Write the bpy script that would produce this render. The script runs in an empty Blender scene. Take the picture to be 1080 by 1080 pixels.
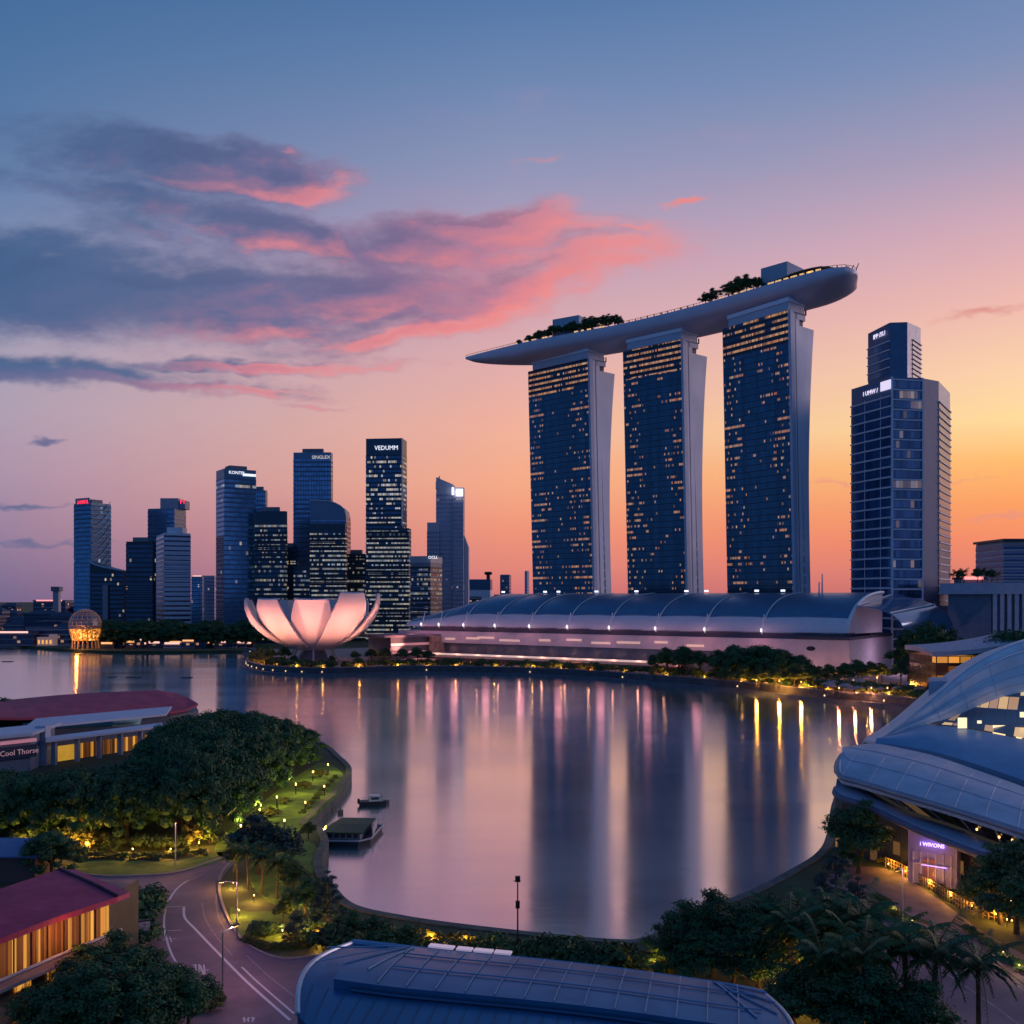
import bpy, math, random
from mathutils import Vector, Matrix, noise
from mathutils.geometry import tessellate_polygon
random.seed(7)
R = math.radians
SC = bpy.context.scene
COL = SC.collection

# ---------------------------------------------------------------- camera
CAM_H, FPX, HOR = 38.0, 1080.0, 632.0      # camera height above the bay, focal length and horizon row in photo pixels
cd = bpy.data.cameras.new('camera'); cam = bpy.data.objects.new('camera', cd); COL.objects.link(cam)
cam.location = (0, 0, CAM_H); cam.rotation_euler = (R(90), 0, 0)
cd.sensor_width = 36; cd.lens = 36; cd.shift_y = (HOR - 540) / 1080
cd.clip_start = 0.5; cd.clip_end = 30000
SC.camera = cam

# ---------------------------------------------------------------- node helper (operator overloading)
class NT:
    def __init__(s, tree): s.t = tree
    def new(s, ty, **kw):
        n = s.t.nodes.new(ty)
        for k, v in kw.items(): setattr(n, k, v)
        return n
    def val(s, x): return x if isinstance(x, S) else x
    def put(s, sock, x):
        if isinstance(x, S): s.t.links.new(x.s, sock)
        elif x is not None: sock.default_value = x
    def math(s, op, a, b=None, c=None, clamp=False):
        n = s.new('ShaderNodeMath', operation=op, use_clamp=clamp)
        for i, x in enumerate((a, b, c)):
            if x is not None: s.put(n.inputs[i], x)
        return S(s, n.outputs[0])
    def mix(s, f, a, b, blend='MIX'):
        n = s.new('ShaderNodeMix', data_type='RGBA', blend_type=blend)
        s.put(n.inputs[0], f); s.put(n.inputs[6], a); s.put(n.inputs[7], b)
        return S(s, n.outputs[2])
    def ramp(s, f, stops, interp='LINEAR'):
        n = s.new('ShaderNodeValToRGB'); n.color_ramp.interpolation = interp
        e = n.color_ramp.elements
        while len(e) < len(stops): e.new(0.5)
        for el, (p, c) in zip(e, stops):
            el.position = p; el.color = c if len(c) == 4 else (*c, 1)
        s.put(n.inputs[0], f); return S(s, n.outputs[0])
    def maprange(s, x, a, b, c=0.0, d=1.0, kind='SMOOTHSTEP'):
        n = s.new('ShaderNodeMapRange', interpolation_type=kind)
        for i, v in enumerate((x, a, b, c, d)): s.put(n.inputs[i], v)
        return S(s, n.outputs[0])
    def xyz(s, x, y, z=0.0):
        n = s.new('ShaderNodeCombineXYZ')
        for i, v in enumerate((x, y, z)): s.put(n.inputs[i], v)
        return S(s, n.outputs[0])
    def sep(s, v):
        n = s.new('ShaderNodeSeparateXYZ'); s.put(n.inputs[0], v); return [S(s, o) for o in n.outputs]
    def noise(s, v, scale=1.0, detail=4.0, rough=0.55, dim='3D', dist=0.0):
        n = s.new('ShaderNodeTexNoise', noise_dimensions=dim)
        if v is not None: s.put(n.inputs['Vector'], v)
        n.inputs['Scale'].default_value = scale; n.inputs['Detail'].default_value = detail
        n.inputs['Roughness'].default_value = rough; n.inputs['Distortion'].default_value = dist
        return S(s, n.outputs['Fac'])
    def white(s, v):
        n = s.new('ShaderNodeTexWhiteNoise', noise_dimensions='3D'); s.put(n.inputs['Vector'], v)
        return S(s, n.outputs['Value']), S(s, n.outputs['Color'])
class S:
    def __init__(s, nt, sock): s.nt, s.s = nt, sock
    def __add__(s, o): return s.nt.math('ADD', s, o)
    __radd__ = __add__
    def __sub__(s, o): return s.nt.math('SUBTRACT', s, o)
    def __rsub__(s, o): return s.nt.math('SUBTRACT', o, s)
    def __mul__(s, o): return s.nt.math('MULTIPLY', s, o)
    __rmul__ = __mul__
    def __truediv__(s, o): return s.nt.math('DIVIDE', s, o)
    def floor(s): return s.nt.math('FLOOR', s)
    def fract(s): return s.nt.math('FRACT', s)
    def gt(s, o): return s.nt.math('GREATER_THAN', s, o)
    def lt(s, o): return s.nt.math('LESS_THAN', s, o)
    def clamp(s): return s.nt.math('ADD', s, 0.0, clamp=True)
def hx(h, a=1.0):
    h = h.lstrip('#'); c = [int(h[i:i+2], 16) / 255 for i in (0, 2, 4)]
    return tuple((x / 12.92 if x <= 0.04045 else ((x + 0.055) / 1.055) ** 2.4) for x in c) + (a,)

# ---------------------------------------------------------------- dusk sky
W = bpy.data.worlds.new('World'); SC.world = W; W.use_nodes = True
nt = NT(W.node_tree); W.node_tree.nodes.clear()
gen = nt.new('ShaderNodeTexCoord'); D = S(nt, gen.outputs['Generated'])
dx, dy, dz = nt.sep(D)
SUN_AZ, SUN_EL = R(36), R(2.0)             # the sun has just gone down beyond the right edge of the view
az = nt.math('ARCTAN2', dx, dy)
off = nt.math('ABSOLUTE', nt.math('WRAP', az - SUN_AZ, math.pi, -math.pi))
def elev(y): return min(1.0, max(0.0, math.sin(math.atan((HOR - y) / FPX))))
def sky_ramp(rows):
    st = [(elev(y), hx(c)) for y, c in rows]
    return nt.ramp(nt.math('MAXIMUM', dz, 0.0), sorted(st, key=lambda q: q[0]))
ZEN = (-3000, '#2b5288')
right = sky_ramp([(632, '#b9666f'), (605, '#d17472'), (575, '#ea8168'), (540, '#f59a62'), (500, '#fcba6e'), (462, '#fddb9b'), (415, '#fbd2ab'), (350, '#f0bab0'), (280, '#d6abb9'), (200, '#a79cba'), (110, '#7c8fb8'), (0, '#5f80b0'), ZEN])
mid = sky_ramp([(632, '#cd7178'), (600, '#e2857b'), (560, '#f0937a'), (510, '#f7aa88'), (450, '#f3b29c'), (390, '#e5aeab'), (320, '#cfa7b5'), (250, '#b29fbc'), (180, '#9297ba'), (90, '#7089b4'), (0, '#5579aa'), ZEN])
left = sky_ramp([(632, '#6f6890'), (600, '#80749a'), (560, '#9783a3'), (510, '#a992ae'), (450, '#ab9fb6'), (390, '#a49fb8'), (320, '#8291b4'), (250, '#6683ad'), (170, '#5277a6'), (90, '#466f9f'), (0, '#3b6697'), ZEN])
back = sky_ramp([(632, '#5a7fb4'), (560, '#5880b8'), (450, '#4c7ab6'), (250, '#426faa'), (0, '#37639f'), ZEN])
c = nt.mix(nt.maprange(off, 0.16, 0.63, kind='LINEAR'), right, mid)
c = nt.mix(nt.maprange(off, 0.63, 1.12, kind='LINEAR'), c, left)
c = nt.mix(nt.maprange(off, 1.15, 2.1), c, back)
# clouds: a layer far away, described by direction (tangent plane of the view to the north)
ry = nt.math('MAXIMUM', dy, 0.02)
PX = dx / ry * 1080.0 + 540.0; PY = 632.0 - dz / ry * 1080.0
g = bpy.data.node_groups.new('cloud_density', 'ShaderNodeTree')
g.interface.new_socket('X', in_out='INPUT', socket_type='NodeSocketFloat')
g.interface.new_socket('Y', in_out='INPUT', socket_type='NodeSocketFloat')
g.interface.new_socket('Density', in_out='OUTPUT', socket_type='NodeSocketFloat')
g.interface.new_socket('Body', in_out='OUTPUT', socket_type='NodeSocketFloat')
gt = NT(g); gi = gt.new('NodeGroupInput'); go = gt.new('NodeGroupOutput')
gx, gy = S(gt, gi.outputs[0]), S(gt, gi.outputs[1])
wn = gt.new('ShaderNodeTexNoise', noise_dimensions='2D'); gt.put(wn.inputs['Vector'], gt.xyz(gx * 0.006, gy * 0.013)); wn.inputs['Detail'].default_value = 4; wn.inputs['Scale'].default_value = 1.0; wn.inputs['Roughness'].default_value = 0.62
ws = gt.sep(S(gt, wn.outputs['Color']))
wv = gt.xyz(gx + (ws[0] - 0.5) * 110.0, gy + (ws[1] - 0.5) * 58.0)
BLOBS = [(225, 178, 125, 31, 8, 1.3), (296, 194, 42, 22, 10, 1.15), (362, 259, 42, 17, 6, 1.1), (100, 160, 130, 42, 12, .72), (150, 212, 190, 26, 10, .78), (295, 247, 125, 28, 8, 1.1), (170, 250, 150, 30, 12, .55),
         (30, 303, 210, 54, 4, 1.1), (200, 312, 220, 50, 5, 1.1), (390, 314, 165, 38, 2, 1.05), (470, 336, 70, 16, -8, .5), (260, 345, 190, 18, 2, .8),
         (60, 392, 190, 17, 3, .95), (240, 383, 170, 11, 1, .85), (190, 408, 190, 8, 2, .75), (380, 390, 100, 6, -2, .5), (330, 425, 60, 4, 3, .5),
         (510, 240, 140, 25, -3, 1.0), (620, 266, 120, 34, -10, .72), (440, 264, 110, 34, -6, .9), (565, 298, 170, 30, -14, .80), (450, 350, 140, 15, -12, .75), (540, 270, 150, 40, -6, .55),
         (660, 236, 50, 4, 0, .55), (728, 213, 22, 5, -5, .7), (60, 458, 24, 4, 2, .8), (30, 535, 70, 4, 1, .6), (40, 575, 90, 4, 3, .6),
         (1045, 338, 70, 5, -6, .55), (900, 512, 60, 4, 0, .5), (1070, 543, 60, 4, 1, .55), (1020, 505, 70, 3, -3, .4), (580, 172, 60, 5, -8, .35)]
f = None
for (cx, cy, rx, ry_, rot, wt) in BLOBS:
    m = gt.new('ShaderNodeMapping', vector_type='TEXTURE'); gt.put(m.inputs[0], wv)
    m.inputs[1].default_value = (cx, cy, 0); m.inputs[2].default_value = (0, 0, R(rot)); m.inputs[3].default_value = (rx * 1.45, ry_ * 1.45, 1)
    gr = gt.new('ShaderNodeTexGradient', gradient_type='SPHERICAL'); gt.t.links.new(m.outputs[0], gr.inputs[0])
    q = S(gt, gr.outputs['Fac'])
    f = q * (wt * 1.5) if f is None else gt.math('SMOOTH_MAX', f, q * (wt * 1.5), 0.25)
n1 = gt.noise(gt.xyz(gx * 0.0085, gy * 0.023), 1.0, 6.0, 0.64, dim='2D')
f = f + (n1 - 0.5) * 1.1 * gt.maprange(f, 0.0, 0.4)
gt.put(go.inputs[0], gt.maprange(f, 0.16, 0.95)); gt.put(go.inputs[1], f)
def dens(x, y):
    n = nt.new('ShaderNodeGroup'); n.node_tree = g
    nt.put(n.inputs[0], x); nt.put(n.inputs[1], y); return S(nt, n.outputs[0]), S(nt, n.outputs[1])
(d0, f0), (d1, f1) = dens(PX, PY), dens(PX + 15.0, PY + 12.0)
body = nt.ramp(PX * (1 / 1080.0), [(0.0, hx('#42618e')), (0.13, hx('#50658f')), (0.27, hx('#686993')), (0.38, hx('#866d93')), (0.48, hx('#bb7d97')), (0.6, hx('#ea8f93')), (0.7, hx('#f08f8e')), (1.0, hx('#c98a8c'))])
litc = nt.ramp(PX * (1 / 1080.0), [(0.0, hx('#7a7098')), (0.12, hx('#9a7a9b')), (0.26, hx('#e08792')), (0.5, hx('#f68a88')), (1.0, hx('#d98a86'))])
edge = nt.math('MULTIPLY', ((d0 - d1) * 0.9 + (f0 - f1) * 0.8), nt.maprange(PX, 60.0, 330.0, 0.35, 1.0), clamp=True)
thin = (1.0 - d0) * nt.maprange(PX, 250.0, 520.0, 0.15, 0.8)
cl = nt.mix(nt.math('MAXIMUM', edge, thin.clamp()), body, litc)
cl = nt.mix(nt.maprange(f0, 0.5, 1.5) * 0.55, cl, nt.mix(0.5, cl, body))
cl = nt.mix(nt.maprange(f0 - f1, 0.0, -0.35) * 0.35, cl, hx('#3f5680'))
ccloud = nt.mix(d0 * nt.maprange(f0, 0.3, 1.2, 0.80, 0.97), c, cl)
zone = dy.gt(0.12) * PY.gt(90.0) * PY.lt(600.0) * PX.gt(-500.0) * PX.lt(1500.0)   # where there are clouds at all
sky = nt.new('ShaderNodeTexSky', sky_type='NISHITA', sun_disc=False, sun_elevation=SUN_EL, sun_rotation=SUN_AZ)
bg = nt.new('ShaderNodeBackground'); nt.put(bg.inputs[0], c); bg.inputs[1].default_value = 0.97
bg2 = nt.new('ShaderNodeBackground'); W.node_tree.links.new(sky.outputs[0], bg2.inputs[0]); bg2.inputs[1].default_value = 0.006
bg3 = nt.new('ShaderNodeBackground'); nt.put(bg3.inputs[0], ccloud); bg3.inputs[1].default_value = 0.97
mx = nt.new('ShaderNodeMixShader'); nt.put(mx.inputs[0], zone)
W.node_tree.links.new(bg.outputs[0], mx.inputs[1]); W.node_tree.links.new(bg3.outputs[0], mx.inputs[2])
addn = nt.new('ShaderNodeAddShader'); out = nt.new('ShaderNodeOutputWorld')
W.node_tree.links.new(mx.outputs[0], addn.inputs[0]); W.node_tree.links.new(bg2.outputs[0], addn.inputs[1])
W.node_tree.links.new(addn.outputs[0], out.inputs[0])

W.cycles.sampling_method = 'MANUAL'; W.cycles.sample_map_resolution = 256
sl = bpy.data.lights.new('sun', 'SUN'); sun = bpy.data.objects.new('sun', sl); COL.objects.link(sun)
sl.energy = 0.9; sl.angle = R(28); sl.color = (1.0, 0.72, 0.76)
sun.location = (900, 600, 300)
SLA = R(68)                                 # the afterglow that still reaches the right-hand walls
sun.rotation_euler = Vector((math.sin(SLA), math.cos(SLA), math.tan(R(9)))).to_track_quat('Z', 'Y').to_euler()
SC.view_settings.view_transform = 'Standard'; SC.view_settings.look = 'None'
SC.view_settings.exposure = 0.0; SC.view_settings.gamma = 1.0
SC.cycles.max_bounces = 6; SC.cycles.caustics_reflective = False; SC.cycles.caustics_refractive = False
SC.cycles.sample_clamp_indirect = 4.0; SC.cycles.use_denoising = True
# ---------------------------------------------------------------- measuring: photo pixel -> metres
def P(px, py, d):                           # point seen at (px, py) at a distance d along the view
    return Vector(((px - 540) * d / FPX, d, CAM_H + (HOR - py) * d / FPX))
def PZ(px, py, z):                          # point seen at (px, py) at height z
    d = (CAM_H - z) * FPX / (py - HOR); return Vector(((px - 540) * d / FPX, d, z))
def HZ(py, d): return CAM_H + (HOR - py) * d / FPX
NEAR_Z, FAR_Z = 2.0, 3.6                    # ground level on the near bank and on the far promenade
def G(px, py, z=NEAR_Z): return PZ(px, py, z)

# ---------------------------------------------------------------- meshes and objects
class MB:
    def __init__(s): s.v = []; s.f = []; s.uv = {}
    def add(s, vs, fs, uvs=None):
        o = len(s.v); s.v += [Vector(p) for p in vs]
        for i, f in enumerate(fs):
            if uvs: s.uv[len(s.f)] = uvs[i]
            s.f.append(tuple(o + k for k in f))
    def box(s, c, size, rz=0.0, up=None):
        hx_, hy, hz = size[0] / 2, size[1] / 2, size[2] / 2
        m = Matrix.Rotation(rz, 3, 'Z'); c = Vector(c)
        vs = [c + m @ Vector((x * hx_, y * hy, z * hz)) for z in (-1, 1) for y in (-1, 1) for x in (-1, 1)]
        s.add(vs, [(0, 2, 3, 1), (4, 5, 7, 6), (0, 1, 5, 4), (2, 6, 7, 3), (0, 4, 6, 2), (1, 3, 7, 5)])
        return s
    def prism(s, poly, z0, z1, cap=True, bottom=True):
        n = len(poly); poly = [Vector((p[0], p[1], 0)) for p in poly]
        if sum(poly[i].x * poly[(i+1) % n].y - poly[(i+1) % n].x * poly[i].y for i in range(n)) < 0: poly.reverse()
        zt = z1 if hasattr(z1, '__len__') else [z1] * n
        vs = [(p.x, p.y, z0) for p in poly] + [(p.x, p.y, zt[i]) for i, p in enumerate(poly)]
        run = 0; fs = []; uv = []
        for i in range(n):
            j = (i + 1) % n; L = (poly[j] - poly[i]).length
            fs.append((i, j, n + j, n + i)); uv.append([(run, z0), (run + L, z0), (run + L, zt[j]), (run, zt[i])]); run += L
        if cap:
            tris = tessellate_polygon([poly])
            for t in tris:
                a, b, c_ = t
                if (poly[b] - poly[a]).cross(poly[c_] - poly[a]).z < 0: a, b, c_ = c_, b, a
                fs.append((n + a, n + b, n + c_)); uv.append([(poly[k].x, poly[k].y) for k in (a, b, c_)])
                if bottom: fs.append((c_, b, a)); uv.append([(poly[k].x, poly[k].y) for k in (c_, b, a)])
        s.add(vs, fs, uv); return s
    def sheet(s, poly, z):
        poly = [Vector((p[0], p[1], 0)) for p in poly]; fs = []
        for a, b, c_ in tessellate_polygon([poly]):
            fs.append((a, b, c_) if (poly[b] - poly[a]).cross(poly[c_] - poly[a]).z > 0 else (c_, b, a))
        s.add([(p.x, p.y, z) for p in poly], fs); return s
    def tube(s, p0, p1, r0, r1=None, n=8, caps=True):
        r1 = r0 if r1 is None else r1; p0, p1 = Vector(p0), Vector(p1); d = (p1 - p0).normalized()
        a = d.cross(Vector((0, 0, 1)) if abs(d.z) < .9 else Vector((1, 0, 0))).normalized(); b = d.cross(a)
        vs = [p + (a * math.cos(t) + b * math.sin(t)) * r for p, r in ((p0, r0), (p1, r1)) for t in (2 * math.pi * k / n for k in range(n))]
        fs = [(k, n + k, n + (k + 1) % n, (k + 1) % n) for k in range(n)]
        if caps: fs += [tuple(range(n)), tuple(range(2 * n - 1, n - 1, -1))]
        s.add(vs, fs); return s
    def path(s, pts, rs, n=6):
        for i in range(len(pts) - 1): s.tube(pts[i], pts[i+1], rs[i], rs[i+1], n)
        return s
    def pipe(s, pts, r, n=6):
        pts = [Vector(p) for p in pts]; rows = []
        for i, p in enumerate(pts):
            d = (pts[min(i+1, len(pts)-1)] - pts[max(i-1, 0)]).normalized(); a = d.cross(Vector((0, 0, 1)) if abs(d.z) < .95 else Vector((1, 0, 0))).normalized(); b = d.cross(a)
            rows.append([p + (a * math.cos(2 * math.pi * k / n) + b * math.sin(2 * math.pi * k / n)) * r for k in range(n)])
        s.loft(rows, close=True, flip=True); s.add(rows[0], [tuple(range(n))]); s.add(rows[-1], [tuple(range(n - 1, -1, -1))]); return s
    def loft(s, rows, close=False, flip=False, uv=False):
        n = len(rows[0]); vs = [p for r in rows for p in r]; fs = []; uvs = []
        for i in range(len(rows) - 1):
            for j in range(n if close else n - 1):
                k = (j + 1) % n; f = (i*n+j, i*n+k, (i+1)*n+k, (i+1)*n+j)
                fs.append(f[::-1] if flip else f)
        s.add(vs, fs); return s
    def slab(s, rows, th):
        """a lofted sheet given a real thickness (th: offset vector or distance straight down)"""
        o = Vector((0, 0, -th)) if not isinstance(th, Vector) else th
        n, m = len(rows), len(rows[0]); rows = [[Vector(p) for p in r] for r in rows]
        top = [p for r in rows for p in r]; bot = [p + o for p in top]; N = n * m; fs = []
        for i in range(n - 1):
            for j in range(m - 1):
                f = (i*m+j, i*m+j+1, (i+1)*m+j+1, (i+1)*m+j); fs.append(f); fs.append(tuple(N + k for k in f[::-1]))
        ring = [j for j in range(m)] + [i*m+m-1 for i in range(1, n)] + [(n-1)*m+j for j in range(m-2, -1, -1)] + [i*m for i in range(n-2, 0, -1)]
        for a, b in zip(ring, ring[1:] + ring[:1]): fs.append((b, a, N + a, N + b))
        s.add(top + bot, fs); return s
    def lathe(s, prof, c=(0, 0, 0), n=16):
        c = Vector(c); rows = [[c + Vector((r * math.cos(2*math.pi*k/n), r * math.sin(2*math.pi*k/n), z)) for k in range(n)] for r, z in prof]
        s.loft(rows, close=True); return s
BASE = {}
def build(name, mb, mat, parent=None, smooth=False, label=None, sub=0):
    m = bpy.data.meshes.new(name)
    o = bpy.data.objects.new(name, m); COL.objects.link(o)
    b = Vector((0, 0, 0))
    if parent is not None: b = BASE[parent]; o.parent = parent
    BASE[o] = b
    m.from_pydata([p - b for p in mb.v], [], mb.f)
    if mb.uv:
        ul = m.uv_layers.new(name='UVMap'); li = 0
        for i, f in enumerate(mb.f):
            q = mb.uv.get(i)
            for k in range(len(f)):
                if q: ul.data[li].uv = q[k]
                li += 1
    if mat is not None: m.materials.append(mat)
    if smooth: m.shade_smooth()
    if smooth == 'auto': m.set_sharp_from_angle(angle=R(35))
    if sub:
        md = o.modifiers.new('sub', 'SUBSURF'); md.levels = md.render_levels = sub
    if label: o['label'] = label
    return o
def tag(o, label, cat, group=None):
    o['label'] = label; o['category'] = cat
    if group: o['group'] = group
    return o
def thing(name, loc, label, cat, group=None):
    o = bpy.data.objects.new(name, None); COL.objects.link(o); o.location = loc; o.empty_display_size = 0.5
    BASE[o] = Vector(loc); return tag(o, label, cat, group)
def struct(name, mb, mat, smooth=False, kind='structure'):
    o = build(name, mb, mat, None, smooth); o['kind'] = kind; return o
def copy_tree(o, parent=None):
    c_ = o.copy(); COL.objects.link(c_)
    if parent is not None: c_.parent = parent
    for ch in [k for k in o.children if k.type != 'LIGHT']: copy_tree(ch, c_)
    return c_
def place(proto, loc, rz=0.0, sc=(1, 1, 1), label=None, group=None, first={}):
    """the prototype itself is used the first time, then copies of it and of its parts"""
    if proto not in first: first[proto] = 1; o = proto
    else: o = copy_tree(proto)
    o.location = loc; o.rotation_euler = (0, 0, rz); o.scale = sc if hasattr(sc, '__len__') else (sc,) * 3
    if label: o['label'] = label
    if group: o['group'] = group
    return o
def catmull(pts, k=8, closed=False):
    pts = [Vector(p) for p in pts]; out = []; n = len(pts)
    for i in range(n if closed else n - 1):
        if closed: a, b, c_, d = pts[i-1], pts[i], pts[(i+1) % n], pts[(i+2) % n]
        else: a, b, c_, d = pts[max(i-1, 0)], pts[i], pts[i+1], pts[min(i+2, n-1)]
        for j in range(k):
            t = j / k
            out.append(0.5 * ((2*b) + (c_-a)*t + (2*a-5*b+4*c_-d)*t*t + (3*b-a-3*c_+d)*t**3))
    if not closed: out.append(pts[-1])
    return out
def resample(pts, n):
    L = [0]
    for a, b in zip(pts, pts[1:]): L.append(L[-1] + (b - a).length)
    out = []; i = 0
    for k in range(n):
        t = L[-1] * k / (n - 1)
        while i < len(L) - 2 and L[i+1] < t: i += 1
        out.append(pts[i].lerp(pts[i+1], (t - L[i]) / max(1e-6, L[i+1] - L[i])))
    return out
def ribbon(pts, w, z):
    """flat strip of width w along a ground line"""
    mb = MB(); rows = []
    for i, p in enumerate(pts):
        t = (pts[min(i+1, len(pts)-1)] - pts[max(i-1, 0)]); t.z = 0; t.normalize(); nn = Vector((-t.y, t.x, 0)) * (w / 2)
        rows.append([(p.x + nn.x, p.y + nn.y, z), (p.x - nn.x, p.y - nn.y, z)])
    mb.loft(rows, flip=True)
    return mb

# ---------------------------------------------------------------- materials
MATS = {}
def mat(name, base, rough=0.6, metal=0.0, var=0.12, scale=0.5, bump=0.0, bscale=None, emit=None, estr=0.0, spec=0.5):
    if name in MATS: return MATS[name]
    m = bpy.data.materials.new(name); m.use_nodes = True; n = NT(m.node_tree)
    b = m.node_tree.nodes['Principled BSDF']; MATS[name] = m
    base = hx(base) if isinstance(base, str) else (*base, 1)
    pos = S(n, n.new('ShaderNodeNewGeometry').outputs['Position'])
    if var:
        f = n.noise(pos, scale, 5.0, 0.6)
        k = n.maprange(f, 0.3, 0.7, 1 - var, 1 + var, kind='LINEAR')
        mm = n.new('ShaderNodeVectorMath', operation='SCALE'); mm.inputs[0].default_value = base[:3]; n.put(mm.inputs['Scale'], k)
        m.node_tree.links.new(mm.outputs[0], b.inputs['Base Color'])
        n.put(b.inputs['Roughness'], n.maprange(f, 0.3, 0.7, min(1, rough * 1.12), rough * 0.9, kind='LINEAR'))
    else:
        b.inputs['Base Color'].default_value = base; b.inputs['Roughness'].default_value = rough
    b.inputs['Metallic'].default_value = metal; b.inputs['Specular IOR Level'].default_value = spec
    if emit is not None:
        b.inputs['Emission Color'].default_value = hx(emit) if isinstance(emit, str) else (*emit, 1); b.inputs['Emission Strength'].default_value = estr
    if bump:
        bn = n.new('ShaderNodeBump'); bn.inputs['Strength'].default_value = bump; bn.inputs['Distance'].default_value = 0.1
        n.put(bn.inputs['Height'], n.noise(pos, bscale or scale * 6, 4.0)); m.node_tree.links.new(bn.outputs[0], b.inputs['Normal'])
    return m
def facade(name, bay=1.5, floor=4.0, glass='#3a5068', frame='#1b2b40', lit=0.08, cols=('#ffd9a0', '#ffb45e', '#fff2dc'), power=1.2, full=0.12, metal=0.75,
           rough=0.16, mull=0.10, vlo=0.12, vhi=0.86, clump=0.5, topz=None, topn=0, flo=0.0, fade=0.35, edges=None, litv=None, colvar=0.0, blob=0.0):
    """glass wall: UV = metres along the wall / height; every pane may have its lamps on"""
    m = bpy.data.materials.new(name); m.use_nodes = True; n = NT(m.node_tree); b = m.node_tree.nodes['Principled BSDF']; MATS[name] = m
    uvn = n.new('ShaderNodeUVMap'); u, v, _ = n.sep(S(n, uvn.outputs[0]))
    oi = n.new('ShaderNodeObjectInfo'); seed = 3.0
    cu = (u / bay).floor(); cv = ((v - flo) / floor).floor(); fu = (u / bay).fract(); fv = ((v - flo) / floor).fract()
    pane = fu.gt(mull) * fv.gt(vlo) * fv.lt(vhi)
    r1, rc = n.white(n.xyz(cu, cv, seed)); r2, _ = n.white(n.xyz(0.5, cv, seed + 4)); r3, _ = n.white(n.xyz((cu * 0.2).floor(), cv, seed + 9))
    cl_ = n.noise(n.xyz(cu * 0.06, cv * 0.16, 1.0), 1.0, 2.0)
    p = n.maprange(cl_, 0.5 - 0.25 * clump, 0.5 + 0.28 * clump, 0.15, 2.0) * lit + r2.gt(1 - full) * r3.gt(0.45) * 0.75
    if edges:
        e_ = n.math('ABSOLUTE', ((u / 130.0).fract() * (130.0 / edges)) - 0.5); p = p * n.maprange(e_, 0.16, 0.30, 0.12, 1.5)
    if blob: p = p + n.noise(n.xyz(cu * .085, cv * .26, 7.7), 1.0, 1.0).gt(blob) * .62
    if topz is not None: p = p + v.gt(topz) * topn
    on = r1.lt(p) * pane
    if litv: on = on * fv.gt(litv[0]) * fv.lt(litv[1])
    r4, _ = n.white(n.xyz(cu, cv, seed + 20))
    pr = n.maprange(r4, 0, 1, 0.25, 1.0, kind='LINEAR')
    ec = n.ramp(n.white(n.xyz(cu, cv, seed + 31))[0], [(i / max(1, len(cols) - 1), hx(q)) for i, q in enumerate(cols)])
    tint = n.maprange(r4, 0, 1, 1 - fade, 1.0, kind='LINEAR')
    if colvar:
        rv, _ = n.white(n.xyz((u / 3.3).floor(), 2.5, 8.0)); tint = tint * n.maprange(rv, 0, 1, 1 - colvar, 1.0, kind='LINEAR')
    gl = n.new('ShaderNodeVectorMath', operation='SCALE'); gl.inputs[0].default_value = tuple(min(.9, q * 1.3) for q in hx(glass)[:3]); n.put(gl.inputs['Scale'], tint)
    col = n.mix(pane, hx(frame), S(n, gl.outputs[0])); n.put(b.inputs['Base Color'], col)
    n.put(b.inputs['Metallic'], pane * metal); n.put(b.inputs['Roughness'], n.math('SUBTRACT', 0.55, pane * (0.55 - rough)))
    n.put(b.inputs['Emission Color'], ec); n.put(b.inputs['Emission Strength'], on * pr * power)
    return m
WHITE = mat('white_paint', (.72, .72, .74), .45, var=.05)
CONC = mat('concrete', (.42, .42, .45), .75, var=.12, scale=.2)
DARK = mat('dark_metal', (.03, .034, .04), .45, metal=.4)
STEEL = mat('steel', (.45, .46, .48), .35, metal=.8)
BARK = mat('bark', (.07, .052, .04), .9, var=.3, scale=3, bump=.6)
LAMPM = mat('warm_lamp', (.9, .7, .4), .4, var=0, emit='#ffc36b', estr=4)
SIGNW = mat('white_sign_light', (.8, .8, .8), .4, var=0, emit='#f4f6ff', estr=1.0)
SIGNR = mat('red_sign_light', (.8, .1, .1), .4, var=0, emit='#ff2f45', estr=2.2)
SIGNV = mat('violet_sign_light', (.6, .5, .9), .4, var=0, emit='#a68cff', estr=3.5)
WARMWIN = mat('lit_room', (.6, .4, .2), .5, var=0, emit='#ffb256', estr=1.0)
def point(name, loc, power, color, parent=None, r=0.25, spot=None, aim=None):
    l = bpy.data.lights.new(name, 'SPOT' if spot else 'POINT'); l.energy = power; l.color = hx(color)[:3]; l.shadow_soft_size = r
    o = bpy.data.objects.new(name, l); COL.objects.link(o)
    o.location = Vector(loc) - (BASE[parent] if parent else Vector((0, 0, 0)))
    if parent: o.parent = parent
    if spot:
        l.spot_size = R(spot); l.spot_blend = 0.8
        o.rotation_euler = (Vector(aim) - Vector(loc)).to_track_quat('-Z', 'Y').to_euler()
    return o
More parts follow.
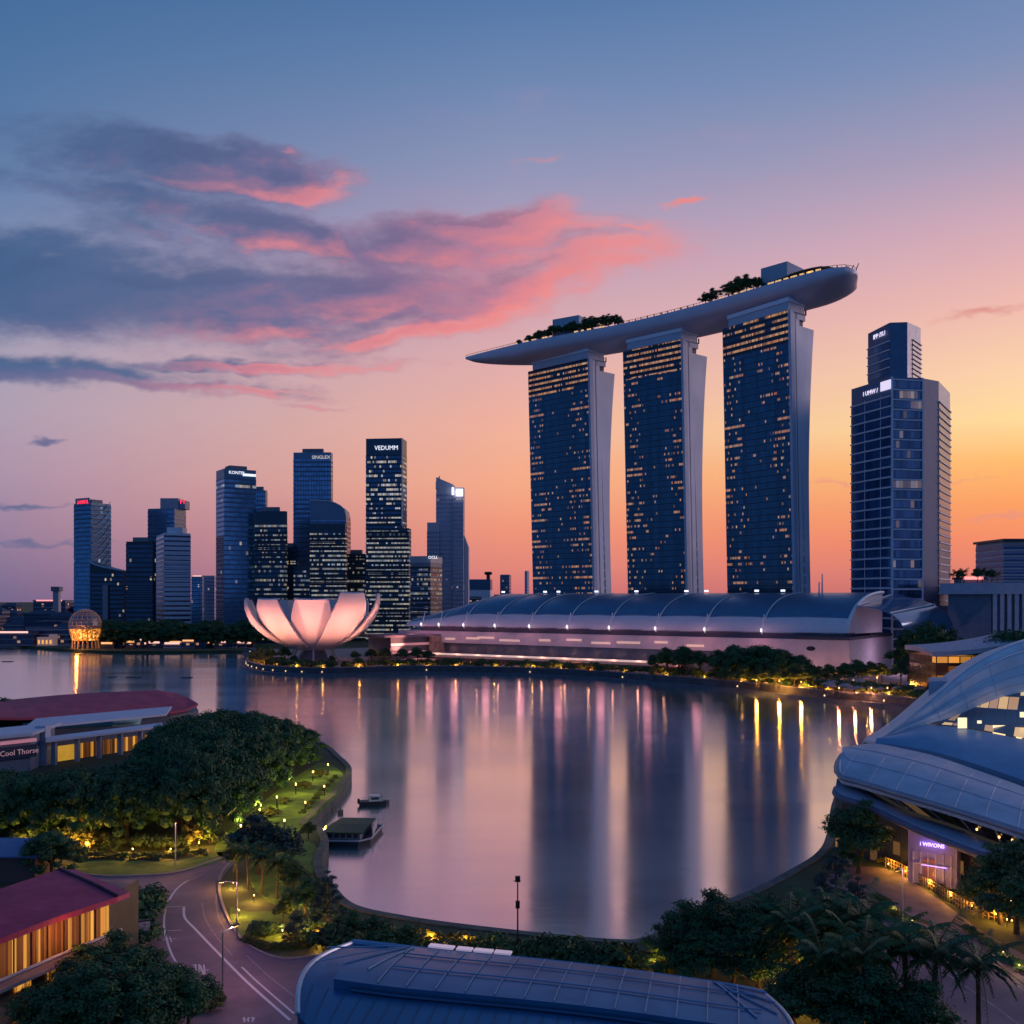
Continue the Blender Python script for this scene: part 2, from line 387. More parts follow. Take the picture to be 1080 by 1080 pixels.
def text(name, body, loc, size, rz, m, parent, th=0.15, tilt=90, sx=1.0):
    cu = bpy.data.curves.new(name, 'FONT'); cu.body = body; cu.size = size; cu.extrude = th; cu.align_x = 'CENTER'; cu.align_y = 'CENTER'; cu.resolution_u = 2
    t = bpy.data.objects.new(name, cu); COL.objects.link(t)
    dg = bpy.context.evaluated_depsgraph_get(); me = bpy.data.meshes.new_from_object(t.evaluated_get(dg))
    bpy.data.objects.remove(t); bpy.data.curves.remove(cu)
    me.transform(Matrix.Rotation(rz, 4, 'Z') @ Matrix.Rotation(R(tilt), 4, 'X') @ Matrix.Diagonal((sx, 1, 1, 1)))
    me.materials.clear(); me.materials.append(m); me.name = name
    o = bpy.data.objects.new(name, me); COL.objects.link(o)
    b = BASE[parent] if parent else Vector((0, 0, 0)); o.location = Vector(loc) - b; o.parent = parent; BASE[o] = Vector(loc); return o
# ---------------------------------------------------------------- water and ground
wm = bpy.data.materials.new('bay_water'); wm.use_nodes = True; n = NT(wm.node_tree); wm.node_tree.nodes.clear()
pos = S(n, n.new('ShaderNodeNewGeometry').outputs['Position']); sx_, sy_, _ = n.sep(pos)
h = n.noise(n.xyz(sx_ * 0.035, sy_ * 0.16), 1.0, 5.0, 0.6) * 0.8 + n.noise(n.xyz(sx_ * 0.35, sy_ * 1.1, 4.0), 1.0, 3.0, 0.6) * 0.12
bn = n.new('ShaderNodeBump'); bn.inputs['Strength'].default_value = 0.07; bn.inputs['Distance'].default_value = 0.55; n.put(bn.inputs['Height'], h)
gls = n.new('ShaderNodeBsdfAnisotropic'); gls.inputs['Color'].default_value = (.98, .97, .97, 1)
n.put(gls.inputs['Roughness'], n.maprange(n.noise(n.xyz(sx_ * 0.012, sy_ * 0.03, 2.0), 1.0, 3.0), 0.35, 0.7, 0.13, 0.17))
gls.inputs['Anisotropy'].default_value = 0.42; n.put(gls.inputs['Tangent'], n.xyz(1.0, 0.0, 0.0))
dif = n.new('ShaderNodeBsdfDiffuse'); dif.inputs['Color'].default_value = (.02, .13, .14, 1)
fr = n.new('ShaderNodeFresnel'); fr.inputs['IOR'].default_value = 1.9
mx = n.new('ShaderNodeMixShader'); out = n.new('ShaderNodeOutputMaterial')
L = wm.node_tree.links
L.new(bn.outputs[0], gls.inputs['Normal']); n.put(mx.inputs[0], n.maprange(S(n, fr.outputs[0]), 0.0, 1.0, 0.68, 1.0, kind='LINEAR')); L.new(dif.outputs[0], mx.inputs[1]); L.new(gls.outputs[0], mx.inputs[2]); L.new(mx.outputs[0], out.inputs[0])
struct('bay_water', MB().sheet([(-6000, -300), (1500, -300), (1500, 4000), (-6000, 4000)], 0.0), wm)

NEAR_SHORE = [(-700, 768), (-150, 760), (0, 758), (150, 764), (260, 772), (330, 789), (356, 808), (367, 823), (354, 844), (330, 868), (318, 882), (333, 887), (341, 902), (334, 918), (335, 935),
              (346, 952), (368, 974), (420, 987), (500, 999), (640, 1014), (690, 1010), (725, 985), (790, 962), (838, 936), (868, 915), (878, 893), (884, 855), (905, 806), (938, 772), (962, 757)]
FAR_SHORE = [(985, 753), (975, 751), (935, 745), (890, 741), (850, 737), (780, 729), (700, 722), (620, 716), (560, 713), (480, 711), (420, 711), (340, 713), (290, 711), (268, 707), (262, 702), (272, 694),
             (255, 689), (180, 689.5), (100, 689), (40, 685), (0, 681), (-100, 677), (-400, 674), (-900, 671)]
nearL = catmull([PZ(x, y, 0) for x, y in NEAR_SHORE], 6); farL = catmull([PZ(x, y, 0) for x, y in FAR_SHORE], 6)
gm = mat('earth', (.045, .065, .028), .95, var=.3, scale=.05, bump=.3, bscale=2)
outer = [(-6000, farL[-1].y + 60), (-6000, 14000), (9000, 14000), (9000, -400), (-900, -400), (-900, nearL[0].y)]
ring = [(p.x, p.y) for p in nearL] + [(p.x, p.y) for p in farL] + outer
o = struct('ground', MB().prism(ring, -3.0, NEAR_Z), gm)
# raised far promenade: its own slab with the dark quay wall
k0 = 0; quay = farL[:6 * 16]
def offset(line, d):
    r = []
    for i, p in enumerate(line):
        t = line[min(i+1, len(line)-1)] - line[max(i-1, 0)]; t.z = 0; t.normalize(); r.append(p + Vector((t.y, -t.x, 0)) * d)
    return r
inner = offset(quay, 1.0)
QUAYM = mat('quay_stone', (.075, .08, .10), .8, var=.25, scale=.3, bump=.4)
PAVE = mat('paving', (.26, .20, .19), .8, var=.2, scale=.6)
PLAZA = mat('plaza_paving', (.17, .13, .16), .75, var=.2, scale=.5)
far_back = [(-135, 700), (-60, 760), (60, 800), (240, 700), (330, 560), (300, 420), (220, 340)]
poly = [(p.x, p.y) for p in offset(quay, 0.6)] + far_back
def area2(pl): return sum(pl[i][0]*pl[(i+1) % len(pl)][1]-pl[(i+1) % len(pl)][0]*pl[i][1] for i in range(len(pl)))
struct('promenade', MB().prism(poly, 1.0, FAR_Z), PAVE)
def wall_strip(line, w, z0, z1, d=0.0):
    a = offset(line, d - w / 2); b = offset(line, d + w / 2); mb = MB()
    rows = [[(p.x, p.y, z0), (p.x, p.y, z1), (q.x, q.y, z1), (q.x, q.y, z0)] for p, q in zip(a, b)]
    mb.loft(rows, close=True); mb.add(rows[0], [(0, 1, 2, 3)]); mb.add(rows[-1], [(3, 2, 1, 0)]); return mb
w_ = thing('quay_wall', quay[40], 'long low dark quay wall along the far waterfront promenade', 'wall')
build('wall', wall_strip(quay, 1.6, -1.0, FAR_Z + .3, -0.3), QUAYM, w_)
build('coping', wall_strip(quay, 2.2, FAR_Z + .303, FAR_Z + .7, -0.3), mat('coping', (.16, .16, .19), .7), w_)
low = offset(quay, -2.5)
build('lower_walkway', wall_strip(quay, 3.2, -1.0, 1.3, -2.75), mat('walkway_stone', (.11, .12, .15), .7, var=.2), w_)
n_ = thing('revetment_wall', nearL[60], 'low stone edging between the near bank and the water', 'wall')
build('wall', wall_strip(nearL, 1.2, -1.0, NEAR_Z + .15, -0.2), mat('edging_stone', (.10, .11, .10), .85, var=.3), n_)
# lawns
GRASS = mat('lawn_grass', (.105, .20, .03), .95, var=.35, scale=.35, bump=.8, bscale=8)
def lawn(pxs, z=NEAR_Z + .06, m=GRASS, name='lawn', k=4):
    c_ = catmull([G(x, y) for x, y in pxs], k, closed=True)
    return struct(name, MB().prism([(p.x, p.y) for p in c_], NEAR_Z - .3, z), m)
lawn([(357, 812), (364, 824), (350, 843), (325, 866), (305, 886), (275, 903), (243, 907), (226, 897), (238, 880), (270, 852), (306, 824), (334, 806), (346, 806)])
lawn([(314, 886), (330, 890), (338, 904), (331, 918), (332, 936), (343, 956), (325, 968), (300, 960), (270, 940), (262, 915), (285, 896)])
lawn([(70, 912), (110, 908), (180, 909), (225, 900), (240, 899), (232, 908), (190, 919), (120, 924), (75, 918)])
lawn([(243, 958), (262, 962), (300, 962), (330, 975), (326, 996), (296, 1003), (266, 996), (248, 980)], k=5)
# road of the roundabout on the near left
ASPH = mat('asphalt', (.19, .135, .175), .7, var=.18, scale=.25, bump=.15, bscale=6)
KERB = mat('kerb_stone', (.30, .26, .28), .8, var=.12, scale=2)
LINE = mat('road_paint', (.72, .68, .72), .6, var=.1, scale=3)
LINEP = mat('worn_road_paint', (.34, .25, .30), .7, var=.3, scale=2)
road = [(60, 918), (110, 925), (180, 922), (225, 910), (250, 905), (240, 918), (232, 932), (236, 958), (250, 985), (270, 1002), (300, 1012), (345, 1008), (420, 1030), (420, 1150), (40, 1190), (60, 1100), (130, 1020), (132, 950), (100, 938), (60, 930)]
struct('road', MB().sheet([(p.x, p.y) for p in catmull([G(x, y) for x, y in road], 4, closed=True)], NEAR_Z + .006), ASPH)
def line(pxs, w, name='road_marking', m=LINE, z=NEAR_Z + .012, k=8):
    return struct(name, ribbon(catmull([G(x, y) for x, y in pxs], k), w, z), m)
line([(199, 928), (186, 938), (176, 955), (173, 975), (177, 995), (184, 1012), (196, 1026)], .22)
line([(194, 957), (195, 968), (206, 980), (230, 1005), (262, 1037), (306, 1076)], .28)
line([(255, 1020), (272, 1036), (310, 1069)], .2)
line([(213, 952), (217, 970), (230, 990), (245, 1008)], .16, m=LINEP)
line([(130, 930), (165, 932), (198, 929), (215, 921)], .18, m=LINEP)
line([(234, 931), (228, 948), (231, 968), (241, 985)], .16, m=LINEP)
line([(260, 1008), (284, 1030), (312, 1052)], .14, m=LINEP)
# letters on the road
def paint_bars(pxs, w=.16):
    mb = MB()
    for (a, b) in pxs:
        r_ = ribbon([G(*a), G(*b)], w, NEAR_Z + .013); mb.add(r_.v, r_.f)
    return mb
struct('road_marking', paint_bars([((206, 1017), (207, 1028)), ((210, 1017), (210.5, 1028)), ((203, 1018), (208, 1018.5)), ((211, 1018), (215, 1028)), ((215, 1017.5), (216, 1027.5)), ((200, 1024), (220, 1023)), ((210, 1027.5), (215, 1027))]), LINE)
struct('road_marking', paint_bars([((257, 1073), (258, 1078)), ((262, 1073), (262, 1078)), ((258, 1075.5), (262, 1075)), ((265, 1073), (268, 1075.5)), ((268, 1073), (266, 1078))]), LINE)
struct('road_marking', paint_bars([((172, 991), (186, 990)), ((179, 988), (181, 994)), ((171, 982), (192, 981)), ((160, 957), (196, 956))], .12), LINE)
def kerb(pxs, name='kerb'):
    l_ = catmull([G(x, y) for x, y in pxs], 8)
    return struct(name, wall_strip(l_, .3, NEAR_Z - .3, NEAR_Z + .14), KERB)
kerb([(60, 917), (110, 924), (180, 921), (222, 909), (240, 902)])
kerb([(246, 906), (234, 920), (231, 936), (236, 958), (250, 985), (270, 1002), (300, 1011.5), (340, 1007)])
kerb([(132, 945), (146, 948), (158, 960), (157, 985), (150, 1000)])
# road and plaza on the near right
struct('plaza', MB().sheet([(p.x, p.y) for p in catmull([G(x, y) for x, y in [(895, 915), (940, 918), (985, 945), (1040, 985), (1100, 1020), (1100, 1050), (1010, 985), (960, 965), (905, 945), (870, 930)]], 4, closed=True)], NEAR_Z + .006), PLAZA)
struct('road', MB().sheet([(p.x, p.y) for p in catmull([G(x, y) for x, y in [(838, 962), (862, 948), (900, 950), (955, 968), (1010, 990), (1090, 1048), (1130, 1100), (1060, 1130), (980, 1090), (905, 1010), (860, 985)]], 4, closed=True)], NEAR_Z + .010), ASPH)
line([(905, 985), (950, 1000), (990, 1022), (1040, 1055), (1080, 1085)], .16, m=LINEP, z=NEAR_Z + .016)
line([(990, 985), (1030, 1008), (1080, 1045)], .14, m=LINEP, z=NEAR_Z + .016)
# ---------------------------------------------------------------- skyline towers
BLUEG = dict(glass='#3b6488', frame='#16304c', rough=.14)
FAC = {
 'sail': facade('glass_sail', 2.2, 3.9, glass='#3f7098', frame='#24466a', lit=.015, power=.5, full=.02, cols=('#9fb8d8', '#c8d4e8'), mull=.06, rough=.12),
 'blue': facade('glass_blue', 1.8, 3.9, glass='#4f86b4', frame='#22496e', lit=.01, power=.5, full=.01, cols=('#9fc0d8', '#ffd9a0'), mull=.05, rough=.11),
 'dark': facade('glass_dark', 1.6, 3.8, glass='#2b4460', frame='#0e1c2e', lit=.03, power=.6, full=.10, cols=('#d8b98a', '#ffe2b0', '#9fb8d8'), mull=.1),
 'rows': facade('glass_rows', 1.5, 3.7, glass='#2a4560', frame='#0c1a2c', lit=.32, power=.42, full=.55, cols=('#b9b4a4', '#f2dcae', '#ccd4dc', '#8a9fb4'), mull=.12, vlo=.25, vhi=.72),
 'bright': facade('glass_bright', 1.5, 3.6, glass='#2a4560', frame='#0b1828', lit=.5, power=.55, full=.8, cols=('#d9cfb4', '#f4e2b8', '#c6d0da', '#a8b4c4'), mull=.1, vlo=.28, vhi=.7),
 'point': facade('glass_point', 1.5, 3.9, glass='#34587a', frame='#122a44', lit=.14, power=.7, full=.36, cols=('#d8d2c0', '#f4dfae', '#cfdcec'), mull=.14, vlo=.2, vhi=.7),
 'grid': facade('glass_grid', 2.4, 4.2, glass='#5c80aa', frame='#34527a', lit=.01, power=.5, full=0, mull=.22, cols=('#c8d4e8', '#ffd9a0')),
 'stone': facade('stone_grid', 2.6, 3.9, glass='#6a749a', frame='#a8aac8', metal=.1, lit=.02, power=.5, full=.02, mull=.4, vlo=.35, vhi=.8, cols=('#ffd9a0', '#c8d4e8')),
 'band': facade('white_bands', 40.0, 3.9, glass='#22385a', frame='#c4c6da', lit=0, power=0, full=0, mull=0.0, vlo=.0, vhi=.5),
 'greys': facade('grey_bands', 30.0, 4.0, glass='#2c4568', frame='#8a90b0', lit=0, power=0, full=0, mull=0.0, vlo=0, vhi=.72),
}
ROOFM = mat('roof_grey', (.16, .18, .22), .7, var=.2, scale=.1)
SPAN = {'sail': mat('frame_sail', (.07, .16, .27), .4, metal=.3), 'blue': mat('frame_blue', (.05, .13, .24), .35, metal=.4), 'dark': mat('frame_dark', (.012, .026, .05), .4, metal=.3),
        'rows': mat('frame_rows', (.02, .045, .085), .4, metal=.3), 'bright': mat('frame_bright', (.02, .045, .08), .4, metal=.3), 'point': mat('frame_point', (.025, .06, .11), .35, metal=.4),
        'grid': mat('frame_grid', (.12, .19, .31), .4, metal=.3), 'stone': mat('pale_stone', (.48, .48, .58), .7), 'band': mat('white_cladding', (.70, .70, .78), .6), 'greys': mat('grey_cladding', (.42, .43, .52), .6)}
def box_corner(pl, pc, pr, d, a=0.35, back=None):
    """footprint from the pixels of the left edge, the near corner and the right edge; a = turn of the left face"""
    C = Vector(((pc - 540) * d / FPX, d, 0)); u = Vector((-math.cos(a), math.sin(a), 0)); w = Vector((math.sin(a), math.cos(a), 0))
    def hit(px, dirv):
        k = (px - 540) / FPX; return (C.x - k * C.y) / (k * dirv.y - dirv.x)
    lu = max(2.0, hit(pl, u)) if pl < pc - .01 else 12.0
    lw = hit(pr, w) if pr > pc + .01 else (back or lu * .8)
    if not (2 < lw < 120): lw = back or 30.0
    return [C, C + u * lu, C + u * lu + w * lw, C + w * lw], u, w
def storeys(t, poly, z0, z1, fac, fh=4.0, prox=.18, part='window_row', gap=.26, maxn=90):
    k = max(1, round((z1 - z0) / fh)); 
    if k > maxn: k = maxn
    h = (z1 - z0) / k; n = len(poly)
    cen = sum((Vector((p[0], p[1], 0)) for p in poly), Vector()) / n
    big = []
    pl = [Vector((p[0], p[1], 0)) for p in poly]
    if area2(poly) < 0: pl.reverse()
    for i in range(n):
        a, b, c_ = pl[i-1], pl[i], pl[(i+1) % n]
        n1 = (b - a).normalized(); n2 = (c_ - b).normalized(); n1 = Vector((n1.y, -n1.x, 0)); n2 = Vector((n2.y, -n2.x, 0))
        q = (n1 + n2); q = q / max(.4, q.length_squared / 2); big.append(b + q * prox)
    for i in range(k):
        zb = z0 + h * i + h * gap * .5; zt = z0 + h * (i + 1) - h * gap * .5
        mb = MB(); run = 0
        for j in range(n):
            a, b = big[j], big[(j+1) % n]; Lr = (b - a).length
            mb.add([(a.x, a.y, zb), (b.x, b.y, zb), (b.x, b.y, zt), (a.x, a.y, zt)], [(0, 1, 2, 3)], [[(run, zb), (run + Lr, zb), (run + Lr, zt), (run, zt)]]); run += Lr
        build(part, mb, fac, t)
def tower(name, label, poly, z1, fac, z0=2.0, fh=4.0, ztop=None, cat='skyscraper', parapet=True, group=None, roofbox=True, core=None, gap=.26, crown=0.0):
    c_ = sum((Vector((p[0], p[1], 0)) for p in poly), Vector()) / len(poly)
    t = thing(name, (c_.x, c_.y, z0), label, cat, group)
    build('wall', MB().prism(poly, z0, ztop or z1), core or SPAN[fac], t)
    storeys(t, poly, z0 + 1, z1 - 1.5 - crown, FAC[fac], fh, gap=gap)
    if roofbox:
        mb = MB(); q = [c_ + (Vector((p[0], p[1], 0)) - c_) * .55 for p in poly]; mb.prism(q, z1, z1 + 3.5); build('roof_plant', mb, ROOFM, t)
    return t
def sign(t, body, pos, u, size, m=SIGNW, name='sign_letters', sx=1.0):
    rz = math.atan2(-u.y, -u.x); nn = Vector((math.sin(rz), -math.cos(rz), 0)); return text(name, body, Vector(pos) + nn * .6, size, rz, m, t, sx=sx)
def onface(poly, u, frac, z): # point on the left (front) face, frac from its left end
    a, b = poly[1], poly[0]; p = a.lerp(b, frac); return Vector((p.x, p.y, z))

# twin sail tower and its podium
pA, u, w = box_corner(78, 96, 117, 905, .55); h1 = HZ(530, 905)
t = tower('office_tower', 'blue glass tower with a red lit crown sign, leftmost on the skyline', pA, h1, 'sail', ztop=h1)
mb = MB()
for k in range(7):
    a = pA[1].lerp(pA[0], .15 + k * .12); mb.box((a.x, a.y, h1 + 2.2), (1.4, 1.4, 4.4))
build('crown_post', mb, SPAN['sail'], t)
sign(t, 'SAMITEL', onface(pA, u, .55, h1 + .8) , u, 4.2, SIGNR, sx=1.0)
mb = MB()
for k in range(9):                                    # curved light ribs on the right face
    z = h1 - 14 - k * 6.4; q = [pA[0].lerp(pA[3], .05 + .1 * i) + Vector((.7, -.7, z + (i / 9) ** 1.6 * 16 - k)) for i in range(10)]
    mb.path(q, [.35] * 10, 4)
build('curved_rib', mb, mat('pale_rib', (.5, .55, .65), .5), t)
pA2, u, w = box_corner(95, 131, 134, 868, .12, back=40)
t = thing('office_block', (pA2[0].x, pA2[0].y, 2), 'dark lower block with a sloping curved roof edge beside the leftmost blue tower', 'office block')
zl, zr = HZ(592, 868), HZ(602, 868)
build('wall', MB().prism(pA2, 2, [zr if k in (0, 3) else zl for k in range(4)]), SPAN['dark'], t)
storeys(t, pA2, 3, zr - 2, FAC['dark'], 3.8)
q = [pA2[1].lerp(pA2[0], k / 10) + Vector((0, -.6, zl + (zr - zl) * (k / 10) ** .6)) for k in range(11)]
build('roof_edge', MB().path(q, [.8] * 11, 5), mat('pale_rib', (.5, .55, .65), .5), t)
a = onface(pA2, u, .47, 22); build('lift_shaft', MB().box((a.x, a.y - .8, 26), (4.5, 2.4, 48)), mat('shaft_panels', (.25, .24, .3), .6), t)
pB, u, w = box_corner(133, 161, 164, 845, .10, back=30); h1 = HZ(571, 845)
tower('office_tower', 'plain dark flat-topped block with two lit floors, left of the white banded tower', pB, h1, 'dark')
pC, u, w = box_corner(156, 184, 196, 960, .2); h1 = HZ(536, 960)
t = tower('office_tower', 'grey blue tower with stepped roof boxes and small red sign behind white banded tower', pC, h1, 'grid', roofbox=False)
a = P(177, 530, 962); build('roof_plant', MB().box((a.x, a.y + 12, h1 + 5), (17, 16, 10)), mat('plant_box', (.33, .34, .42), .6), t)
a = P(190, 530, 962); build('roof_plant', MB().box((a.x, a.y + 12, h1 + 4), (6, 14, 8)), SPAN['grid'], t)
sign(t, 'F1', P(193, 529.5, 950), u, 5.5, SIGNR)
pD, u, w = box_corner(165, 173, 201, 852, 1.12); h1 = HZ(562, 852)
t = tower('office_tower', 'white tower with close horizontal bands and a notched top', pD, h1, 'band', fh=4.0, core=SPAN['band'], gap=.2, roofbox=False)
a = pD[0].lerp(pD[3], .32); build('roof_step', MB().box((a.x + 1, a.y + 8, h1 + 2.5), (13, 12, 5)), SPAN['band'], t)
pE, u, w = box_corner(202, 213, 215, 1100, .2, back=25)
t = tower('apartment_block', 'small mauve block with a lit roof edge, right of the white banded tower', pE, HZ(608, 1100), 'grid', cat='building', roofbox=False)
a = onface(pE, u, .5, HZ(608, 1100)); build('roof_light', MB().box((a.x, a.y + 1, a.z + .6), (9, 1, 1.0)), mat('pink_glow', (.8, .5, .5), .5, var=0, emit='#ffc2b0', estr=1.2), t)
pE, u, w = box_corner(213, 226, 228, 1120, .1, back=25)
tower('apartment_block', 'small pale pink block, left of the tall two-tone blue tower', pE, HZ(607, 1120), 'stone', cat='building', core=mat('pink_stone', (.62, .42, .46), .7), roofbox=False)
pF, u, w = box_corner(228, 236.5, 270, 835, 1.0); h1 = HZ(494, 835)
t = tower('office_tower', 'tall two-tone blue glass tower left of the white lotus, with a slim lighter side', pF, h1, 'blue', crown=6)
rzv = (pF[3] - pF[0]).normalized(); a = pF[0].lerp(pF[3], .38); sign(t, 'KONTPI', Vector((a.x, a.y, h1 - 3)), -rzv, 3.6)
a = pF[0].lerp(pF[3], .78); build('sign_bar', MB().box((a.x + .4, a.y - .6, h1 - 4.2), (11, .5, 2.0), math.atan2(rzv.y, rzv.x)), SIGNW, t)
pG, u, w = box_corner(266, 280, 282, 960, .1, back=20); tower('office_tower', 'slim plain grey blue slab peeping out behind the two-tone blue tower', pG, HZ(517, 960), 'grid')
pH, u, w = box_corner(269, 301, 303, 838, .06, back=30); tower('office_tower', 'dark box tower with rows of lit windows, right of the two-tone blue tower', pH, HZ(539, 838), 'rows', crown=9)
pI, u, w = box_corner(300, 312, 313, 900, .1, back=20); tower('office_block', 'narrow low dark block in the gap between two lit towers', pI, HZ(577, 900), 'dark', cat='office block')
pI, u, w = box_corner(309.5, 349, 351, 905, .05, back=34); h1 = HZ(477, 905)
t = tower('office_tower', 'tall slate blue tower with a small sign at the top right, behind a curved shoulder', pI, h1, 'grid', crown=4)
sign(t, 'SINGLEX', onface(pI, u, .74, h1 - 4.5), u, 4.2, mat('dim_sign_light', (.7, .7, .7), .5, var=0, emit='#cfc4b8', estr=.8))
# curved shoulder
a, b = P(327, 632, 890), P(365, 632, 890); zt = [HZ(y, 890) for y in (528, 529, 531, 534, 538, 545)]
t = thing('office_block', (a.x, 890, 2), 'slate blue block with a curved sloping shoulder roof', 'office block')
rows = [(a.x + (b.x - a.x) * x, zt[k]) for k, x in enumerate((0, .55, .7, .85, .96, 1.0))]
mb = MB(); N_ = len(rows)
mb.add([(x, 890, 2) for x, z in rows] + [(x, 890, z) for x, z in rows] + [(x, 915, 2) for x, z in rows] + [(x, 915, z) for x, z in rows],
       [(i, i+1, N_+i+1, N_+i) for i in range(N_-1)] + [(N_+i, N_+i+1, 3*N_+i+1, 3*N_+i) for i in range(N_-1)] + [(N_-1, 3*N_-1, 4*N_-1, 2*N_-1), (2*N_, 0, N_, 3*N_)])
build('wall', mb, SPAN['grid'], t)
storeys(t, [(a.x, 890, 0), (b.x, 890, 0), (b.x, 915, 0), (a.x, 915, 0)], 3, HZ(548, 890), FAC['grid'])
build('roof_edge', MB().path([Vector((x, 889.5, z + .3)) for x, z in rows], [.6] * N_, 5), mat('pale_rib', (.5, .55, .65), .5), t)
pJ, u, w = box_corner(327, 364, 366, 842, .04, back=30); tower('office_tower', 'box tower full of brightly lit floors, in front of the curved shoulder', pJ, HZ(552, 842), 'bright', crown=6, roofbox=False)
pJ, u, w = box_corner(310, 326, 327, 850, .04, back=25); tower('office_block', 'low block with dim warm windows, just behind the lotus', pJ, HZ(598, 850), 'rows', cat='office block', roofbox=False)
pJ, u, w = box_corner(364, 386, 388, 885, .04, back=25); tower('office_block', 'low dark block left of the tallest lit tower', pJ, HZ(584, 885), 'rows', cat='office block')
pK, u, w = box_corner(386, 424, 429, 862, .12); h1 = HZ(462, 862)
t = tower('office_tower', 'tallest dark tower left of the hotel, with a white sign and lit rows', pK, h1, 'point', crown=12, roofbox=False)
sign(t, 'VEDUMM', onface(pK, u, .57, h1 - 8.2), u, 5.2, sx=.95)
build('side_strip', MB().box((pK[0].x, pK[0].y - .4, (h1 + 100) / 2), (1.0, 1.0, h1 - 100)), mat('pale_rib', (.5, .55, .65), .5), t)
pK2, u, w = box_corner(386.5, 431, 433.5, 852, .07, back=26); tower('office_block', 'wider lit base block of the tallest dark tower', pK2, HZ(557, 852), 'bright', cat='office block', roofbox=False)
pL, u, w = box_corner(433, 454, 466, 800, .25); h1 = HZ(588, 800)
t = tower('office_block', 'grey mid-rise block with a bright roof sign, right of the tallest dark tower', pL, h1, 'rows', cat='office block', core=mat('grey_mauve', (.19, .19, .25), .6), roofbox=False, crown=5)
build('roof_band', MB().prism([Vector((p.x, p.y, 0)) + (Vector((p.x, p.y, 0)) - pL[0].lerp(pL[2], .5)).normalized() * .5 for p in pL], h1 - 4, h1 + 1.2), mat('grey_band', (.36, .36, .4), .6), t)
sign(t, 'OCLL', P(457, 588, 797), u, 3.2, SIGNW)
# stepped stone tower
t = thing('office_tower', (P(470, 632, 960).x, 960, 2), 'stepped mauve tower with a pointed top and one lit roof corner', 'skyscraper')
for (l, c_, r_, y0, y1, d, fc) in ((450.5, 463, 464, 551, 551, 950, 'stone'), (460, 478, 480, 503, 511, 955, 'stone'), (478, 488.5, 490, 514, 514, 952, 'stone')):
    q, u, w = box_corner(l, c_, r_, d, .05, back=26); za, zb = HZ(y0, d), HZ(y1, d)
    build('shaft', MB().prism(q, 2, [zb if k in (0, 3) else za for k in range(4)]), SPAN['stone'] if l > 470 else mat('mauve_stone', (.50, .50, .60), .7), t)
    storeys(t, q, 3, min(za, zb) - 8, FAC[fc], 4.0, maxn=32)
q, u, w = box_corner(488.5, 494, 495, 958, .05, back=18)
build('shaft', MB().prism(q, 2, [HZ(577, 958) if k in (0, 3) else HZ(562, 958) for k in range(4)]), SPAN['stone'], t)
build('roof_lantern', MB().box((P(484.5, 519, 948).x, 949, HZ(519.5, 949)), (6.5, 5, 6.5)), mat('white_glow', (.8, .8, .8), .5, var=0, emit='#f3f1ff', estr=1.3), t)
build('crown_spike', MB().prism([P(459.5, 632, 954), P(464, 632, 954), P(464, 632, 962), P(459.5, 632, 962)], HZ(515, 954), [HZ(508, 954), HZ(501, 954), HZ(501, 954), HZ(508, 954)]), mat('mauve_stone', (.50, .50, .60), .7), t)
build('entrance_glow', MB().box((P(477, 519, 945).x, 951, HZ(518, 951)), (1.6, 4, 7)), mat('white_glow', (.8, .8, .8)), t)

# small far buildings in the gap left of the hotel
pN, u, w = box_corner(494, 517, 519, 1350, .04, back=40); z1 = HZ(611, 1350)
t = thing('office_block', (pN[0].x, pN[0].y, 2), 'low far block with a dark upper half and white lower half', 'office block')
build('wall', MB().prism(pN, 2, HZ(622, 1350)), mat('white_cladding', (.70, .70, .78), .6), t); build('upper_storey', MB().prism([p + (p - pN[0].lerp(pN[2], .5)) * .02 for p in pN], HZ(622, 1350), z1), SPAN['blue'], t)
build('mast', MB().tube((P(515, 610, 1352).x, 1352, z1), (P(515, 610, 1352).x, 1352, z1 + 6), 2.5, 2.5).lathe([(4.5, z1 + 6), (5.5, z1 + 8), (4.5, z1 + 10), (.1, z1 + 10)], (P(515, 610, 1352).x, 1352, 0)), DARK, t)
pN, u, w = box_corner(527.5, 537, 539, 1300, .1, back=15); tower('apartment_block', 'small square grey block standing alone left of the hotel towers', pN, HZ(606, 1300), 'grid', cat='building', roofbox=False)
pN, u, w = box_corner(553.5, 556, 558, 1300, .4); tower('apartment_block', 'slim needle of a building beside the first hotel tower', pN, HZ(602, 1300), 'stone', cat='building', roofbox=False)

# ---------------------------------------------------------------- banded office tower on the right
t = thing('office_tower', (P(950, 632, 540).x, 540, 3), 'large banded office tower with a tall roof block, right of the hotel', 'skyscraper')
DT = 505
FRL = facade('tower_glass', 7.5, 4.1, glass='#3a5d88', frame='#8f95b4', lit=.0, power=.9, full=.0, cols=('#ffe0b0', '#ffc080'), mull=.03, vlo=0, vhi=1, rough=.1, clump=.8, fade=.55)
CLADB = mat('slate_cladding', (.075, .135, .25), .42, metal=.2, var=.06, scale=.3)
BAND = mat('pale_floor_band', (.62, .62, .72), .55, var=.06)
C0 = Vector(((940 - 540) * DT / FPX, DT, 0))
def px_on(px, d): return Vector(((px - 540) * d / FPX, d, 0))
